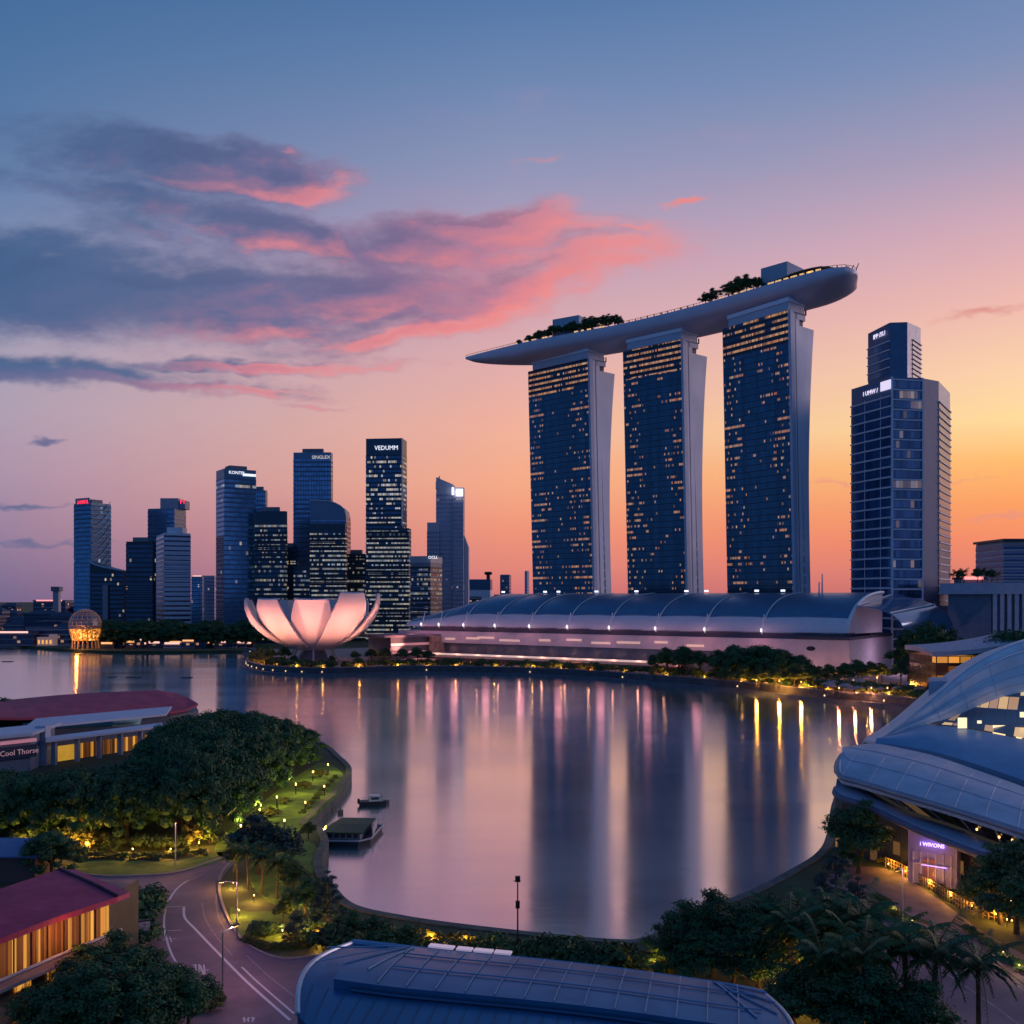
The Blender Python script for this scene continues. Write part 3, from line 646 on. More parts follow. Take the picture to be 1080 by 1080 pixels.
# octagon-ish footprint: left face, front face, slate corner, right face
f = [px_on(898, 535), px_on(940.5, 505), px_on(972.5, 508), px_on(990, 515), px_on(1002, 545), px_on(985, 575), px_on(915, 575)]
zs, zc = HZ(402, 515), HZ(343, 520)
build('wall', MB().prism(f, 3, zs), CLADB, t)
crn = [px_on(915.5, 533), px_on(938.5, 515), px_on(957, 514), px_on(971, 533), px_on(958, 552), px_on(925, 552)]
build('crown_wall', MB().prism(crn, zs + .01, [HZ(352, 533), zc, zc, HZ(346, 533), HZ(350, 552), HZ(355, 552)]), CLADB, t)
def face_rows(a, b, z0, z1, k, glass, off=.25, hgt=.62, bandm=BAND, name='window_row'):
    nn = (b - a).normalized(); nn = Vector((nn.y, -nn.x, 0)); h = (z1 - z0) / k
    for i in range(k):
        zb = z0 + h * i; A, B = a + nn * off, b + nn * off; Lr = (B - A).length
        mb = MB(); mb.add([(A.x, A.y, zb + h * .1), (B.x, B.y, zb + h * .1), (B.x, B.y, zb + h * .84), (A.x, A.y, zb + h * .8)], [(0, 1, 2, 3)], [[(0, i + .5), (Lr, i + .5), (Lr, i + .5), (0, i + .5)]])
        build(name, mb, glass, t)
        m2 = MB(); c_ = (a + b) / 2 + nn * .35; m2.box((c_.x, c_.y, zb + h * .92), ((b - a).length, 1.0, h * .15), math.atan2((b - a).y, (b - a).x)); build('floor_band', m2, bandm, t)
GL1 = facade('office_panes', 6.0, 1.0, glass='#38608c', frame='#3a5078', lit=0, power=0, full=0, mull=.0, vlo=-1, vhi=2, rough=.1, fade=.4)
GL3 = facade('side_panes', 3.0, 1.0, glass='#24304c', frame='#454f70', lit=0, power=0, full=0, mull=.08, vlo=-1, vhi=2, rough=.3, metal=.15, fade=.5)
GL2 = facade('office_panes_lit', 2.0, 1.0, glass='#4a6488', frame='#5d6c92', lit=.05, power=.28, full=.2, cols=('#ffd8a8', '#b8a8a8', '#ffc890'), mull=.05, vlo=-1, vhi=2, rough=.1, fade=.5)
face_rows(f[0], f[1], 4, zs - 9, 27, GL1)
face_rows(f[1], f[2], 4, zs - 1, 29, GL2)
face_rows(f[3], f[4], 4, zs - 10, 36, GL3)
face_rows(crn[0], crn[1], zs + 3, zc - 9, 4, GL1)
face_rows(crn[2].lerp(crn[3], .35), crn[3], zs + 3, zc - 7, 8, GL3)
for p in (f[1], f[2]): build('corner_fin', MB().box((p.x, p.y - .5, (3 + zs) / 2), (.7, 1.2, zs - 3)), BAND, t)
for k in (.33, .72): p = f[0].lerp(f[1], k); build('vertical_fin', MB().box((p.x, p.y - .7, (3 + zs - 8) / 2), (.22, .6, zs - 11)), BAND, t)
uu = (f[0] - f[1]).normalized()
p = f[0].lerp(f[1], .86); build('lit_panel', MB().box((p.x - .3, p.y - .5, zs - 3.5), (7.5, .4, 4.6), math.atan2(-uu.y, -uu.x)), mat('pale_glow', (.8, .75, .8), .5, var=0, emit='#dcd0e6', estr=1.0), t)
p = f[0].lerp(f[1], .5); sign(t, 'I UMW /', (p.x, p.y - .4, zs - 4.8), uu, 3.2, mat('pale_glow', (.8, .75, .8)))
uu2 = (crn[0] - crn[1]).normalized(); p = crn[0].lerp(crn[1], .55); sign(t, 'IPP /SU', (p.x, p.y - .4, HZ(355, 525)), uu2, 3.4, mat('pale_glow', (.8, .75, .8)))
base = [px_on(903, 528), px_on(1000, 500), px_on(1010, 545), px_on(915, 575)]
build('base', MB().prism(base, 2.5, HZ(639, 500)), mat('navy_base', (.03, .06, .13), .5), t)

pO, u, w = box_corner(1058.5, 1120, 1122, 640, .02, back=40); h1 = HZ(571, 640)
t = tower('office_block', 'lavender block with dark horizontal bands, cut by the right edge of the photo', pO, h1, 'greys', cat='office block', fh=3.9, core=SPAN['greys'], roofbox=False, gap=.3)
build('roof_slab', MB().box(((pO[0].x + pO[1].x) / 2, pO[0].y + 18, h1 + .8), (40, 42, 1.5)), SPAN['dark'], t)
# long hall with columns
t = thing('exhibition_hall', (P(1060, 632, 470).x, 480, 3), 'long low grey hall with a flat roof slab and white columns at the right', 'building')
a, b = px_on(1000, 490), px_on(1140, 455)
d_ = (b - a).normalized(); nn = Vector((d_.y, -d_.x, 0)); bk = -nn * 60
zt = HZ(622, 475)
build('wall', MB().prism([a, b, b + bk, a + bk], 2, zt - 2), mat('grey_mauve2', (.20, .22, .29), .6), t)
build('roof', MB().prism([a + nn * 3 - d_ * 3, b + nn * 3, b + bk, a + bk - d_ * 3], zt - 2 + .01, zt + 3.2), mat('lavender_roof', (.42, .40, .50), .6), t)
p = a.lerp(b, .17); build('shutter_panel', MB().box((p.x, p.y - .6, (zt + 6) / 2), (19, .8, zt - 10), math.atan2(d_.y, d_.x)), mat('slate_panel', (.10, .14, .21), .6), t)
for k in range(11):
    p = a.lerp(b, .38 + k * .055) + nn * 1.6; build('column', MB().box((p.x, p.y, (zt - 2 + 2) / 2), (1.7, 1.7, zt - 4), math.atan2(d_.y, d_.x)), mat('lavender_roof', (.42, .40, .50), .6), t)
# ---------------------------------------------------------------- three-tower hotel with the boat-shaped sky park
HOTG = facade('hotel_glass', .95, 3.3, glass='#2e5672', frame='#193550', lit=.105, power=.52, full=.17, cols=('#ff8a34', '#ffb468', '#ff9e4a', '#ffd29a', '#d98a4e'), mull=.16, vlo=.07, vhi=.93,
              clump=1.0, topz=171.5, topn=.0, rough=.13, fade=.3, edges=48.0, litv=(.30, .68), colvar=.35, blob=.66)
HOTL = facade('hotel_glass_top', 1.0, 3.3, glass='#2f4660', frame='#101d30', lit=.9, power=.62, full=.9, cols=('#ff9a48', '#ffb765', '#ffc98a', '#e88a40'), mull=.2, vlo=.2, vhi=.78, clump=.2, litv=(.25, .62))
LAV = mat('lavender_concrete', (.72, .75, .87), .55, var=.05, scale=.06)
LAV2 = mat('blue_grey_panels', (.40, .46, .60), .5, var=.06, scale=.1)
JOINT = mat('dark_joint', (.05, .06, .10), .6)
ATRIUM = facade('atrium_glass', 2.0, 3.6, glass='#26384e', frame='#8d8fac', lit=.25, power=.5, full=0, cols=('#ffb060', '#ffd9b0'), mull=.0, vlo=.3, vhi=1.0, clump=.3)
ROW = Vector((0.666, -0.746, 0)).normalized(); AWAY = Vector((0.746, 0.666, 0)).normalized()
def hotel_tower(label, a, b, ztop, seed):
    """a, b: left and right top corners of the glass front"""
    a, b = Vector((a[0], a[1], 0)), Vector((b[0], b[1], 0)); c_ = (a + b) / 2
    t = thing('hotel_tower', (c_.x, c_.y, 3), label, 'hotel tower', 'the three hotel towers under the sky park')
    K = 54; zb = 3.0; fh = (ztop - zb) / K
    def fo(z):                              # how far the front slab has moved away at height z
        s = 1 - (z - zb) / (ztop - zb); return 5.8 * s
    def ro(z):                              # the rear slab splays outwards towards the foot
        s = 1 - (z - zb) / (ztop - zb); return 20.3 + 4.7 * max(0, 1 - s / .45) ** 2 + 3.6 * max(0, (s - .45) / .55) ** 1.6
    zz = [zb + (ztop - zb) * i / 18 for i in range(19)]
    def slab(o0, o1, top, name, m, ext=0.0):
        mb = MB(); rows = []
        for z in zz:
            z_ = zb + (z - zb) * (top - zb) / (ztop - zb); p, q = a + AWAY * o0(z), b + AWAY * o0(z); r, s = b + AWAY * o1(z) + ROW * ext, a + AWAY * o1(z)
            rows.append([(v.x, v.y, z_) for v in (p, q + ROW * ext, r, s)])
        mb.loft(rows, close=True, flip=True); mb.add(rows[-1], [(0, 1, 2, 3)]); return build(name, mb, m, t)
    slab(lambda z: fo(z) + .3, lambda z: fo(z) + 10.5, ztop, 'front_slab', LAV)
    slab(lambda z: fo(z) + 10.55, lambda z: max(fo(z) + 11, ro(z) - 9), ztop - 3, 'atrium_wall', JOINT, -1.2)
    slab(lambda z: fo(z) + 10.75 + 2.9 * (1 - (z - zb) / (ztop - zb)) ** 1.6, ro, ztop - 6, 'rear_slab', LAV2 if False else LAV, -.35)
    L = (b - a).length
    for i in range(K):
        z0, z1 = zb + fh * i + .01, zb + fh * (i + 1) - .01; mb = MB(); 
        p0, p1 = a + AWAY * (fo(z0) - .12), b + AWAY * (fo(z0) - .12); q0, q1 = a + AWAY * (fo(z1) - .12), b + AWAY * (fo(z1) - .12)
        u0 = seed * 130.0; v = i * 3.3 + seed * 400
        mb.add([(p0.x, p0.y, z0), (p1.x, p1.y, z0), (q1.x, q1.y, z1), (q0.x, q0.y, z1)], [(0, 1, 2, 3)], [[(u0, v + .01), (u0 + L, v + .01), (u0 + L, v + 3.29), (u0, v + 3.29)]])
        top = i >= K - 5
        if top and i not in (K - 1, K - 2):                         # the lit rows stop short of the corners here
            pass
        build('window_row', mb, HOTL if top else HOTG, t)
    mb = MB(); w = [b + AWAY * (fo(z) - .5) + ROW * .2 for z in zz]     # slim edge fin beside the glass
    rows = [[(p.x, p.y, z), (p.x + ROW.x * 1.6, p.y + ROW.y * 1.6, z), (p.x + ROW.x * 1.6 + AWAY.x * 3, p.y + ROW.y * 1.6 + AWAY.y * 3, z), (p.x + AWAY.x * 3, p.y + AWAY.y * 3, z)] for p, z in zip(w, zz)]
    mb.loft(rows, close=True, flip=True); mb.add(rows[-1], [(0, 1, 2, 3)]); build('edge_fin', mb, LAV2, t)
    mb = MB()                                                           # joint and glazed slot on the end wall
    for z0, z1 in zip(zz, zz[1:]):
        p, q = b + AWAY * (fo(z0) + 6.4) + ROW * .12, b + AWAY * (fo(z1) + 6.4) + ROW * .12
        mb.add([(p.x, p.y, z0), (p.x + AWAY.x * .5, p.y + AWAY.y * .5, z0), (q.x + AWAY.x * .5, q.y + AWAY.y * .5, z1), (q.x, q.y, z1)], [(0, 1, 2, 3)])
    build('wall_joint', mb, JOINT, t)
    for k in range(14):                                                 # link floors seen in the gap between the two slabs near the foot
        z = 6 + k * 5.6; o0, o1 = fo(z) + 10.6, fo(z) + 10.75 + 2.9 * (1 - (z - zb) / (ztop - zb)) ** 1.6
        if o1 - o0 > .8:
            p = b + AWAY * ((o0 + o1) / 2) - ROW * 1.2; build('link_floor', MB().box((p.x, p.y, z), (1.2, o1 - o0, 1.5), math.atan2(AWAY.y, AWAY.x) - R(90)), LAV, t)
    # neck that carries the sky park
    n0 = a + ROW * L * .06 + AWAY * 1.0; n1 = b + ROW * 1.0 + AWAY * .0
    def quad(o0, o1, e0, e1): return [a + ROW * e0 + AWAY * o0, b + ROW * e1 + AWAY * o0, b + ROW * e1 + AWAY * o1, a + ROW * e0 + AWAY * o1]
    build('neck', MB().prism(quad(-.8, 13.5, L * .10, .8), ztop, ztop + 5.2), LAV2, t)
    build('neck_cap', MB().prism(quad(-1.4, 14, L * .09, 1.4), ztop + 4.2, ztop + 6.4), LAV, t)
    build('roof_terrace', MB().prism(quad(8, 16, L * .6, .2), ztop - 3, ztop + .5), LAV2, t)
    for k in range(4):
        p = b + AWAY * (10 + k * 2.0) + ROW * .4; build('railing_post', MB().box((p.x, p.y, ztop + 1.5), (.7, .7, 3)), DARK, t)
    return t
ZT = 188.0
def top_at(px, py, z=ZT): v = PZ(px, py, z); return (v.x, v.y)
hotel_tower('left hotel tower, farthest and smallest, with dark glass front and lavender end wall', top_at(557, 392), top_at(620, 378), ZT, 1)
hotel_tower('middle hotel tower with dark glass front, between its two twins', top_at(657, 371), top_at(718, 358), ZT, 2)
hotel_tower('right hotel tower, nearest and largest, with golden top floors', top_at(762, 347), top_at(831, 327), ZT, 3)

ZD = 203.0
near = [(491, 376.5), (520, 369), (560, 359.5), (610, 350), (660, 340.5), (735, 322), (800, 303), (840, 291.5), (872, 283.5), (893, 281.5), (903.5, 285)]
near3 = resample(catmull([PZ(x, y, ZD) for x, y in near], 8), 61)
def wprof(s):                                # deck width along the boat
    return 37 * min(1, (max(0.0, s) / .22) ** .55) * (1 if s < .86 else max(.05, math.sqrt(max(0, 1 - ((s - .86) / .142) ** 2))))
hull = []; deckL = []; deckR = []
for i, p in enumerate(near3):
    s = i / 60; wd = max(.6, wprof(s)); tt = (near3[min(i+1, 60)] - near3[max(i-1, 0)]).normalized(); aw = Vector((-tt.y, tt.x, 0)); aw = aw if aw.y > 0 else -aw
    aw = (aw * .3 + AWAY * .7).normalized(); th = 10.2 * min(1, (s / .16) ** .6 * .85 + .15) * (1 if s < .84 else max(.16, 1 - ((s - .84) / .16) ** 2 * .8))
    ring_ = []
    for k in range(15):
        an = math.pi * k / 14; x = .5 - .5 * math.cos(an); z = -1.5 - (th - 1.5) * math.sin(an) ** .62 if 0 < k < 14 else -1.5
        q = p + aw * (wd * x); ring_.append((q.x, q.y, ZD + z))
    e = p + aw * wd
    ring_ = [(p.x, p.y, ZD)] + ring_ + [(e.x, e.y, ZD)]
    hull.append(ring_); deckL.append(p); deckR.append(e)
sp = thing('sky_park', (near3[30].x, near3[30].y, ZD - 10), 'long boat-shaped roof terrace resting across the three hotel towers', 'sky park')
HULLM = mat('hull_panels', (.52, .53, .66), .42, metal=.15, var=.05, scale=.08)
mb = MB(); mb.loft(hull, flip=True); mb.add(hull[0], [tuple(range(17))]); mb.add(hull[-1], [tuple(range(16, -1, -1))]); build('hull', mb, HULLM, sp, smooth='auto')
mb = MB(); mb.loft([[(a.x, a.y, ZD - .2), (b.x, b.y, ZD - .2)] for a, b in zip(deckL, deckR)]); build('deck', mb, mat('deck_boards', (.22, .19, .17), .7, var=.2), sp)
mb = MB()
mb.path([Vector((p.x, p.y, ZD + 1.1)) for p in deckL], [.12] * 61, 4)
for p in resample(deckL, 130): mb.tube((p.x, p.y, ZD - .1), (p.x, p.y, ZD + 1.1), .08, .08, 4)
build('railing', mb, DARK, sp)
mb = MB()
a = Vector(near3[-1]) + Vector((-2, 2, 0))
for k in range(4): mb.tube((a.x - 4 + k * 2.2, a.y + 3, ZD - .1), (a.x - 3 + k * 2.6, a.y + 3, ZD + 2.5 + k * .9), .35, .2, 5)
build('mast', mb, DARK, sp)
def deck_at(px, frac):
    """point on the deck: seen in column px along the near edge, frac of the width back"""
    i = min(range(61), key=lambda k: abs(540 + FPX * near3[k].x / near3[k].y - px)); return deckL[i].lerp(deckR[i], frac), (near3[min(i+1, 60)] - near3[max(i-1, 0)]).normalized()
for (px, fr_, w, dpt, hgt) in ((583, .45, 20, 16, 13.5), (806, .5, 17, 14, 14.0)):
    p, tt = deck_at(px, fr_); mb = MB(); aw = Vector((-tt.y, tt.x, 0))
    q = [p - tt * w / 2 - aw * dpt / 2, p + tt * w / 2 - aw * dpt / 2, p + tt * w / 2 + aw * dpt / 2, p - tt * w / 2 + aw * dpt / 2]
    b_ = build('lift_house', mb.prism(q, ZD - .2, [ZD + hgt, ZD + hgt - .3, ZD + hgt - 1.5, ZD + hgt - 1.5]), mat('lift_house_wall', (.30, .38, .50), .6, var=.06), sp)
    BASE[b_] = BASE[sp]; build('roof_vent', MB().box((p.x + tt.x * 3, p.y + tt.y * 3, ZD + hgt + .6), (2.2, 2.2, 2.6)), LAV2, b_)
# canopy and lit terrace bars
mb = MB(); rows = []
for k in range(13):
    px = 808 + k * 5.2; p, tt = deck_at(px, .12); e, _ = deck_at(px, .62); hh = 6.4 * math.sin(math.pi * (k + 1.2) / 14.4) ** .6
    rows.append([(p.x, p.y, ZD + .6 + hh * .55), ((p.x + e.x) / 2, (p.y + e.y) / 2, ZD + .6 + hh), (e.x, e.y, ZD + .6 + hh * .5)])
mb.slab(rows, .4); build('canopy_roof', mb, mat('dark_canopy', (.10, .12, .10), .7), sp)
DECKGLOW = mat('terrace_light', (.9, .7, .4), .5, var=0, emit='#ffc77a', estr=.8)
for px in (543, 552, 561, 572, 604, 612, 622, 634, 762, 771, 781, 790, 812, 818, 826, 833, 841, 848, 856, 862):
    p, tt = deck_at(px, .05); build('terrace_lamp', MB().box((p.x, p.y, ZD + .9), (1.6 + (px % 3), .6, .9), math.atan2(tt.y, tt.x)), DECKGLOW, sp)

# ---------------------------------------------------------------- exhibition mall with the ribbed vault roof
E0, E1 = Vector((-37.5, 579, 0)), Vector((148, 450, 0)); ED = (E1 - E0).normalized(); EN = Vector((-ED.y, ED.x, 0)); EL = (E1 - E0).length
ZE, ZR = 23.0, 41.2
mall = thing('shopping_mall', ((E0.x + E1.x) / 2, (E0.y + E1.y) / 2, FAR_Z), 'long waterfront mall with a ribbed blue vaulted roof below the hotel', 'shopping mall')
PINKM = mat('pale_roof_skirt', (.74, .66, .70), .5, var=.05, scale=.2)
VAULT = mat('vault_metal', (.10, .21, .33), .38, metal=.45, var=.08, scale=.15)
RIB = mat('white_rib', (.8, .78, .8), .45, var=.04)
POD = mat('podium_wall', (.58, .50, .54), .65, var=.08, scale=.3)
def vprof(t): # t 0..1 from eave to ridge: distance back, height
    an = t * math.pi / 2; return 40 * (1 - math.cos(an)) ** 1.0 * .8 + 8 * t, ZE + (ZR - ZE) * math.sin(an) ** .92
NP = 10
brk = [-.13, -.075, -.018, .06, .155, .255, .36, .47, .585, .70, .825, .995]
for i in range(len(brk) - 1):
    s0, s1 = brk[i] * EL, brk[i+1] * EL
    def sect(s, bow, t0, t1, n):
        r = []; shrink = 1 if s > .06 * EL else max(.28, 1 - (.06 * EL - s) / (.19 * EL) * .75)
        for k in range(n + 1):
            t = t0 + (t1 - t0) * k / n; d, z = vprof(t); z = ZE + (z - ZE) * shrink + bow * math.sin(math.pi * min(1, t * 1.2)); p = E0 + ED * (s + d * .12) + EN * d; r.append((p.x, p.y, z))
        return r
    up = [sect(s0 + (s1 - s0) * k / 8, 1.3 * math.sin(math.pi * k / 8) ** .8, .21, 1.0, 12) for k in range(9)]
    dn = [sect(s0 + (s1 - s0) * k / 8, .5 * math.sin(math.pi * k / 8) ** .8, .0, .21, 4) for k in range(9)]
    build('roof_panel', MB().slab(up, .5), VAULT, mall, smooth='auto'); build('roof_skirt', MB().slab(dn, .5), PINKM, mall, smooth='auto')
    rb = sect(s0, .55, .05, 1.0, 14); build('roof_rib', MB().path([Vector(p) for p in rb], [.36 - .012 * k for k in range(15)], 5), RIB, mall)
    p = E0 + ED * s0 - EN * .6; q = p + Vector((ED.x, ED.y, 0)) * .5
    if i > 0:
        build('rib_strut', MB().tube((p.x, p.y, ZE - 1), (p.x + EN.x * 3, p.y + EN.y * 3, ZE + 8), .5, .25, 6), RIB, mall)
        build('rib_lamp', MB().lathe([(.05, ZE - .2), (.5, ZE + .3), (.5, ZE + 1.0), (.05, ZE + 1.8)], (p.x - EN.x * .8, p.y - EN.y * .8, 0), 8), mat('white_flood', (.9, .85, .9), .4, var=0, emit='#fff0f4', estr=1.4), mall)
        point('rib_light', (p.x - EN.x * 9, p.y - EN.y * 9, ZE - 2.5), 800, '#ffa0ac', mall, 2.2)
last = sect(.995 * EL, .3, 0.0, 1.0, 16)
mb = MB(); c_ = len(last); mb.add(last + [(p[0], p[1], ZE - .4) for p in last], [(k, k+1, c_+k+1, c_+k) for k in range(c_-1)]); build('gable', mb, PINKM, mall)
build('roof_rib', MB().path([Vector(p) + ED * .3 for p in last], [.8] * 17, 6), RIB, mall)
# curved glass end
rows = []
for k in range(9):
    an = math.pi / 2 * k / 8; r = []
    for j in range(7):
        d = 8 + j * 9; z = ZE + (12 + j * .8) * math.cos(an) ** .9; p = E0 + ED * (EL * .998 + 2 + (20 + j * 1.5) * math.sin(an)) + EN * d; r.append((p.x, p.y, z))
    rows.append(r)
build('glass_end', MB().slab(rows, .4), mat('end_glass', (.13, .22, .36), .15, metal=.6, var=.05), mall, smooth='auto')
for k in (0, 4, 8): build('glass_end_rib', MB().path([Vector(p) + Vector((0, 0, .3)) for p in rows[k]], [.4] * 7, 5), RIB, mall)
def pod(s0, s1, d0, d1, z0, z1, name, m): q = [E0 + ED * s0 + EN * d0, E0 + ED * s1 + EN * d0, E0 + ED * s1 + EN * d1, E0 + ED * s0 + EN * d1]; return build(name, MB().prism(q, z0, z1), m, mall)
pod(-18, EL, 0, 34, ZE - 3.0, ZE - .02, 'eave_band', mat('dark_eave', (.07, .06, .09), .6))
pod(-34, EL - .5, -1.5, 30, ZE - 9.5, ZE - 3.01, 'upper_wall', POD)
pod(-34, EL * .74, .5, 28, FAR_Z - 1, ZE - 9.51, 'glazed_wall', mat('dark_glazing', (.10, .11, .15), .3, metal=.3, var=.3, scale=.2))
pod(-46, EL * .66, -14, 1, FAR_Z + 2.5, FAR_Z + 4.0, 'terrace_roof', mat('pink_terrace', (.62, .44, .42), .6, var=.06))
pod(-20, EL * .64, -15.2, -14.02, FAR_Z + 4.0, FAR_Z + 4.9, 'parapet_light', mat('parapet_glow', (.9, .8, .75), .5, var=0, emit='#ffd0bc', estr=.55))
pod(-44, EL * .65, -13, .48, FAR_Z - 1, FAR_Z + 2.49, 'ground_floor', mat('brick_base', (.20, .12, .11), .8, var=.25))
pod(EL * .74, EL + 1, -3, 80, FAR_Z - 1, ZE - 2.99, 'end_block', POD)
pod(EL * .9, EL + 1.4, -3.4, 80.4, ZE - 2.98, ZE - 1.6, 'end_block_coping', mat('dark_eave', (.07, .06, .09), .6))
p = E0 + ED * (EL * .93) - EN * 3.2; build('wall_emblem', MB().lathe([(.05, -.2), (1.7, -.15), (2.1, 0), (1.7, .15), (.05, .2)], (0, 0, 0), 14), DARK, mall)
o = [k for k in mall.children if k.name.startswith('wall_emblem')][0]; o.data.transform(Matrix.Translation(Vector((p.x, p.y, ZE - 7)) - BASE[mall]) @ Matrix.Rotation(math.atan2(ED.y, ED.x), 4, 'Z') @ Matrix.Rotation(R(90), 4, 'X') @ Matrix.Diagonal((1, .5, 1, 1)) @ Matrix.Translation(BASE[mall]))
for k, s in enumerate((.02, .09, .13, .2, .3, .38, .45, .52, .6, .68)):
    p = E0 + ED * EL * s - EN * 1.75; build('lit_window', MB().box((p.x, p.y, ZE - 7.2 + (k % 3) * .6), (7 + k % 4 * 2, .4, 1.1), math.atan2(ED.y, ED.x)), mat('shop_glow', (.9, .7, .6), .5, var=0, emit='#ffcbb0', estr=.35), mall)
p = E0 + ED * EL * .905 + EN * 30; build('roof_mast', MB().tube((p.x, p.y, ZR - 1), (p.x, p.y, ZR + 9), .5, .25, 6).tube((p.x - 1.5, p.y, ZR - 1), (p.x - 1.5, p.y, ZR + 5), .4, .3, 6), RIB, mall)
for s in (.03, .16, .2, .31, .42, .55, .6, .72, .78):
    d, z = vprof(.97); p = E0 + ED * (EL * s + 6) + EN * d; build('ridge_light', MB().box((p.x, p.y, z + 1.1), (2.0, .8, .9)), mat('ridge_glow', (.9, .9, .95), .5, var=0, emit='#f2f0ff', estr=1.6), mall)
for k in range(14):                                                     # lit walk under the terrace
    s = -35 + k * (EL * .66 + 30) / 13; p = E0 + ED * s - EN * 16; point('terrace_light', (p.x, p.y, FAR_Z + 5.5), 260, '#ffb090', mall, .5)
for k in range(5):
    p = E0 + ED * (EL * (.66 + .09 * k)) - EN * 12; point('wall_light', (p.x, p.y, 8), 1100, '#ffb4a8', mall, .6)
pr = E1 + ED * 14 + EN * 30; point('end_wall_light', (pr.x, pr.y, 12), 5000, '#d8b8e0', mall, .8)
# ---------------------------------------------------------------- lotus-shaped museum
LD = 565; LC = P(331, 683, LD); LX = LC.x; LZ0 = FAR_Z + 6.0
lot = thing('lotus_museum', (LX, LD, FAR_Z), 'white lotus-shaped museum with upturned petals glowing pink on the promontory', 'museum')
PETAL = mat('white_petal', (.80, .76, .76), .5, var=.03, scale=.3)
PEDGE = mat('petal_rim', (.50, .46, .50), .5, var=.05)
def petal(az, length, ztop, wmax, tipw, lean=1.0):
    rows = []; N_, M_ = 22, 11; ca, sa = math.sin(az), -math.cos(az)
    for i in range(N_ + 1):
        t = i / N_; r = 2.0 + length * math.sin(t * math.pi / 2) ** 1.2; z = LZ0 + (ztop - LZ0) * (1 - math.cos(t * math.pi / 2)) ** .92 * lean
        w = wmax * (math.sin(min(1, t / .66) * math.pi / 2) ** .80) * (1 if t < .66 else 1 - (1 - tipw) * ((t - .66) / .34) ** 1.5)
        row = []
        for j in range(M_):
            x = -1 + 2 * j / (M_ - 1); arch = (1 - x * x) * w * .20
            # bulge outwards, across the petal
            rr = r + arch * .75; zz_ = z - arch * .55 * (1 - t * .6)
            row.append((LX + ca * rr - sa * x * w, LD + sa * rr + ca * x * w, zz_))
        rows.append(row)
    top = rows[-1]; inner_ = [[(p[0] - ca * (.4 + 2.0 * (1 - abs(-1 + 2 * j / (M_ - 1)))) * min(1, i / 8), p[1] - sa * (.4 + 2.0 * (1 - abs(-1 + 2 * j / (M_ - 1)))) * min(1, i / 8), p[2] + .8) for j, p in enumerate(r)] for i, r in enumerate(rows)]
    mb = MB(); mb.loft(rows); pt = build('petal', mb, PETAL, lot, smooth=True)
    BASE[pt] = BASE[lot]
    m2 = MB(); m2.loft(inner_, flip=True); m2.loft([rows[-1], inner_[-1]]); m2.loft([[r[0] for r in rows], [r[0] for r in inner_]], flip=True); m2.loft([[r[-1] for r in rows], [r[-1] for r in inner_]])
    build('petal_lining', m2, PEDGE, pt, smooth='auto')
for az, ln, zt, wm_, tw in ((8, 20, HZ(632, LD), 11.2, .78), (50, 30, HZ(625.5, LD), 12.4, .66), (-38, 30, HZ(632, LD), 12.4, .62), (-70, 34.5, HZ(632, LD), 11.0, .5), (-100, 36, HZ(634, LD), 9.6, .34), (88, 34, HZ(627, LD), 10, .42),
                            (128, 30, HZ(634, LD), 7.2, .6), (170, 28, HZ(633, LD), 7.4, .6), (-140, 30, HZ(634, LD), 7.0, .6)):
    petal(R(az), ln, zt, wm_, tw)
build('base', MB().lathe([(12, FAR_Z - .5), (12, FAR_Z + 1.5), (8, FAR_Z + 3.2), (5.5, LZ0 + .5), (.1, LZ0 + .6)], (LX, LD, 0), 28), mat('base_mauve', (.20, .15, .18), .6), lot, smooth='auto')
for k in range(9):
    an = 2 * math.pi * k / 9; build('column', MB().tube((LX + 14 * math.cos(an), LD + 14 * math.sin(an), FAR_Z - .2), (LX + 10 * math.cos(an), LD + 10 * math.sin(an), LZ0 + 2), .5, .4, 6), PEDGE, lot)
for az in (-150, -110, -80, -52, -25, 2, 30, 58, 85, 115, 150):
    a = R(az); rr = 58; point('petal_floodlight', (LX + math.sin(a) * rr, LD - math.cos(a) * rr, FAR_Z + 4), 62000, '#ff9c86', lot, 1.2, spot=52, aim=(LX + math.sin(a) * 26, LD - math.cos(a) * 26, FAR_Z + 24))
# low pavilion beside the lotus
a, b = P(412, 676, 560), P(470, 671, 585)
t = thing('glass_pavilion', (a.x + 12, 572, FAR_Z), 'low dark pavilion with rosy lit bands, right of the lotus', 'pavilion')
d_ = Vector((b.x - a.x, b.y - a.y, 0)).normalized(); nn = Vector((-d_.y, d_.x, 0)); A, B = Vector((a.x, a.y, 0)), Vector((b.x, b.y, 0))
build('wall', MB().prism([A, B, B + nn * 22, A + nn * 22], FAR_Z - .5, 17), mat('dark_glazing', (.10, .11, .15)), t)
build('roof', MB().prism([A - nn * 3 - d_ * 6, B - nn * 3, B + nn * 24, A + nn * 24 - d_ * 6], 17.01, 18.4), mat('mauve_roof', (.20, .17, .23), .6), t)
for z, m_ in ((8, 'rose'), (12.5, 'rose')): build('lit_band', MB().prism([A - nn * .5, B - nn * .5, B - nn * .1, A - nn * .1], z, z + 1.3), mat('rose_glow', (.8, .5, .5), .5, var=0, emit='#d88a8a', estr=.35), t)
build('terrace', MB().prism([A - nn * 12 - d_ * 8, B - nn * 12 + d_ * 6, B - nn * .6 + d_ * 6, A - nn * .6 - d_ * 8], FAR_Z - .3, FAR_Z + 1.6), mat('pink_terrace', (.62, .44, .42)), t)
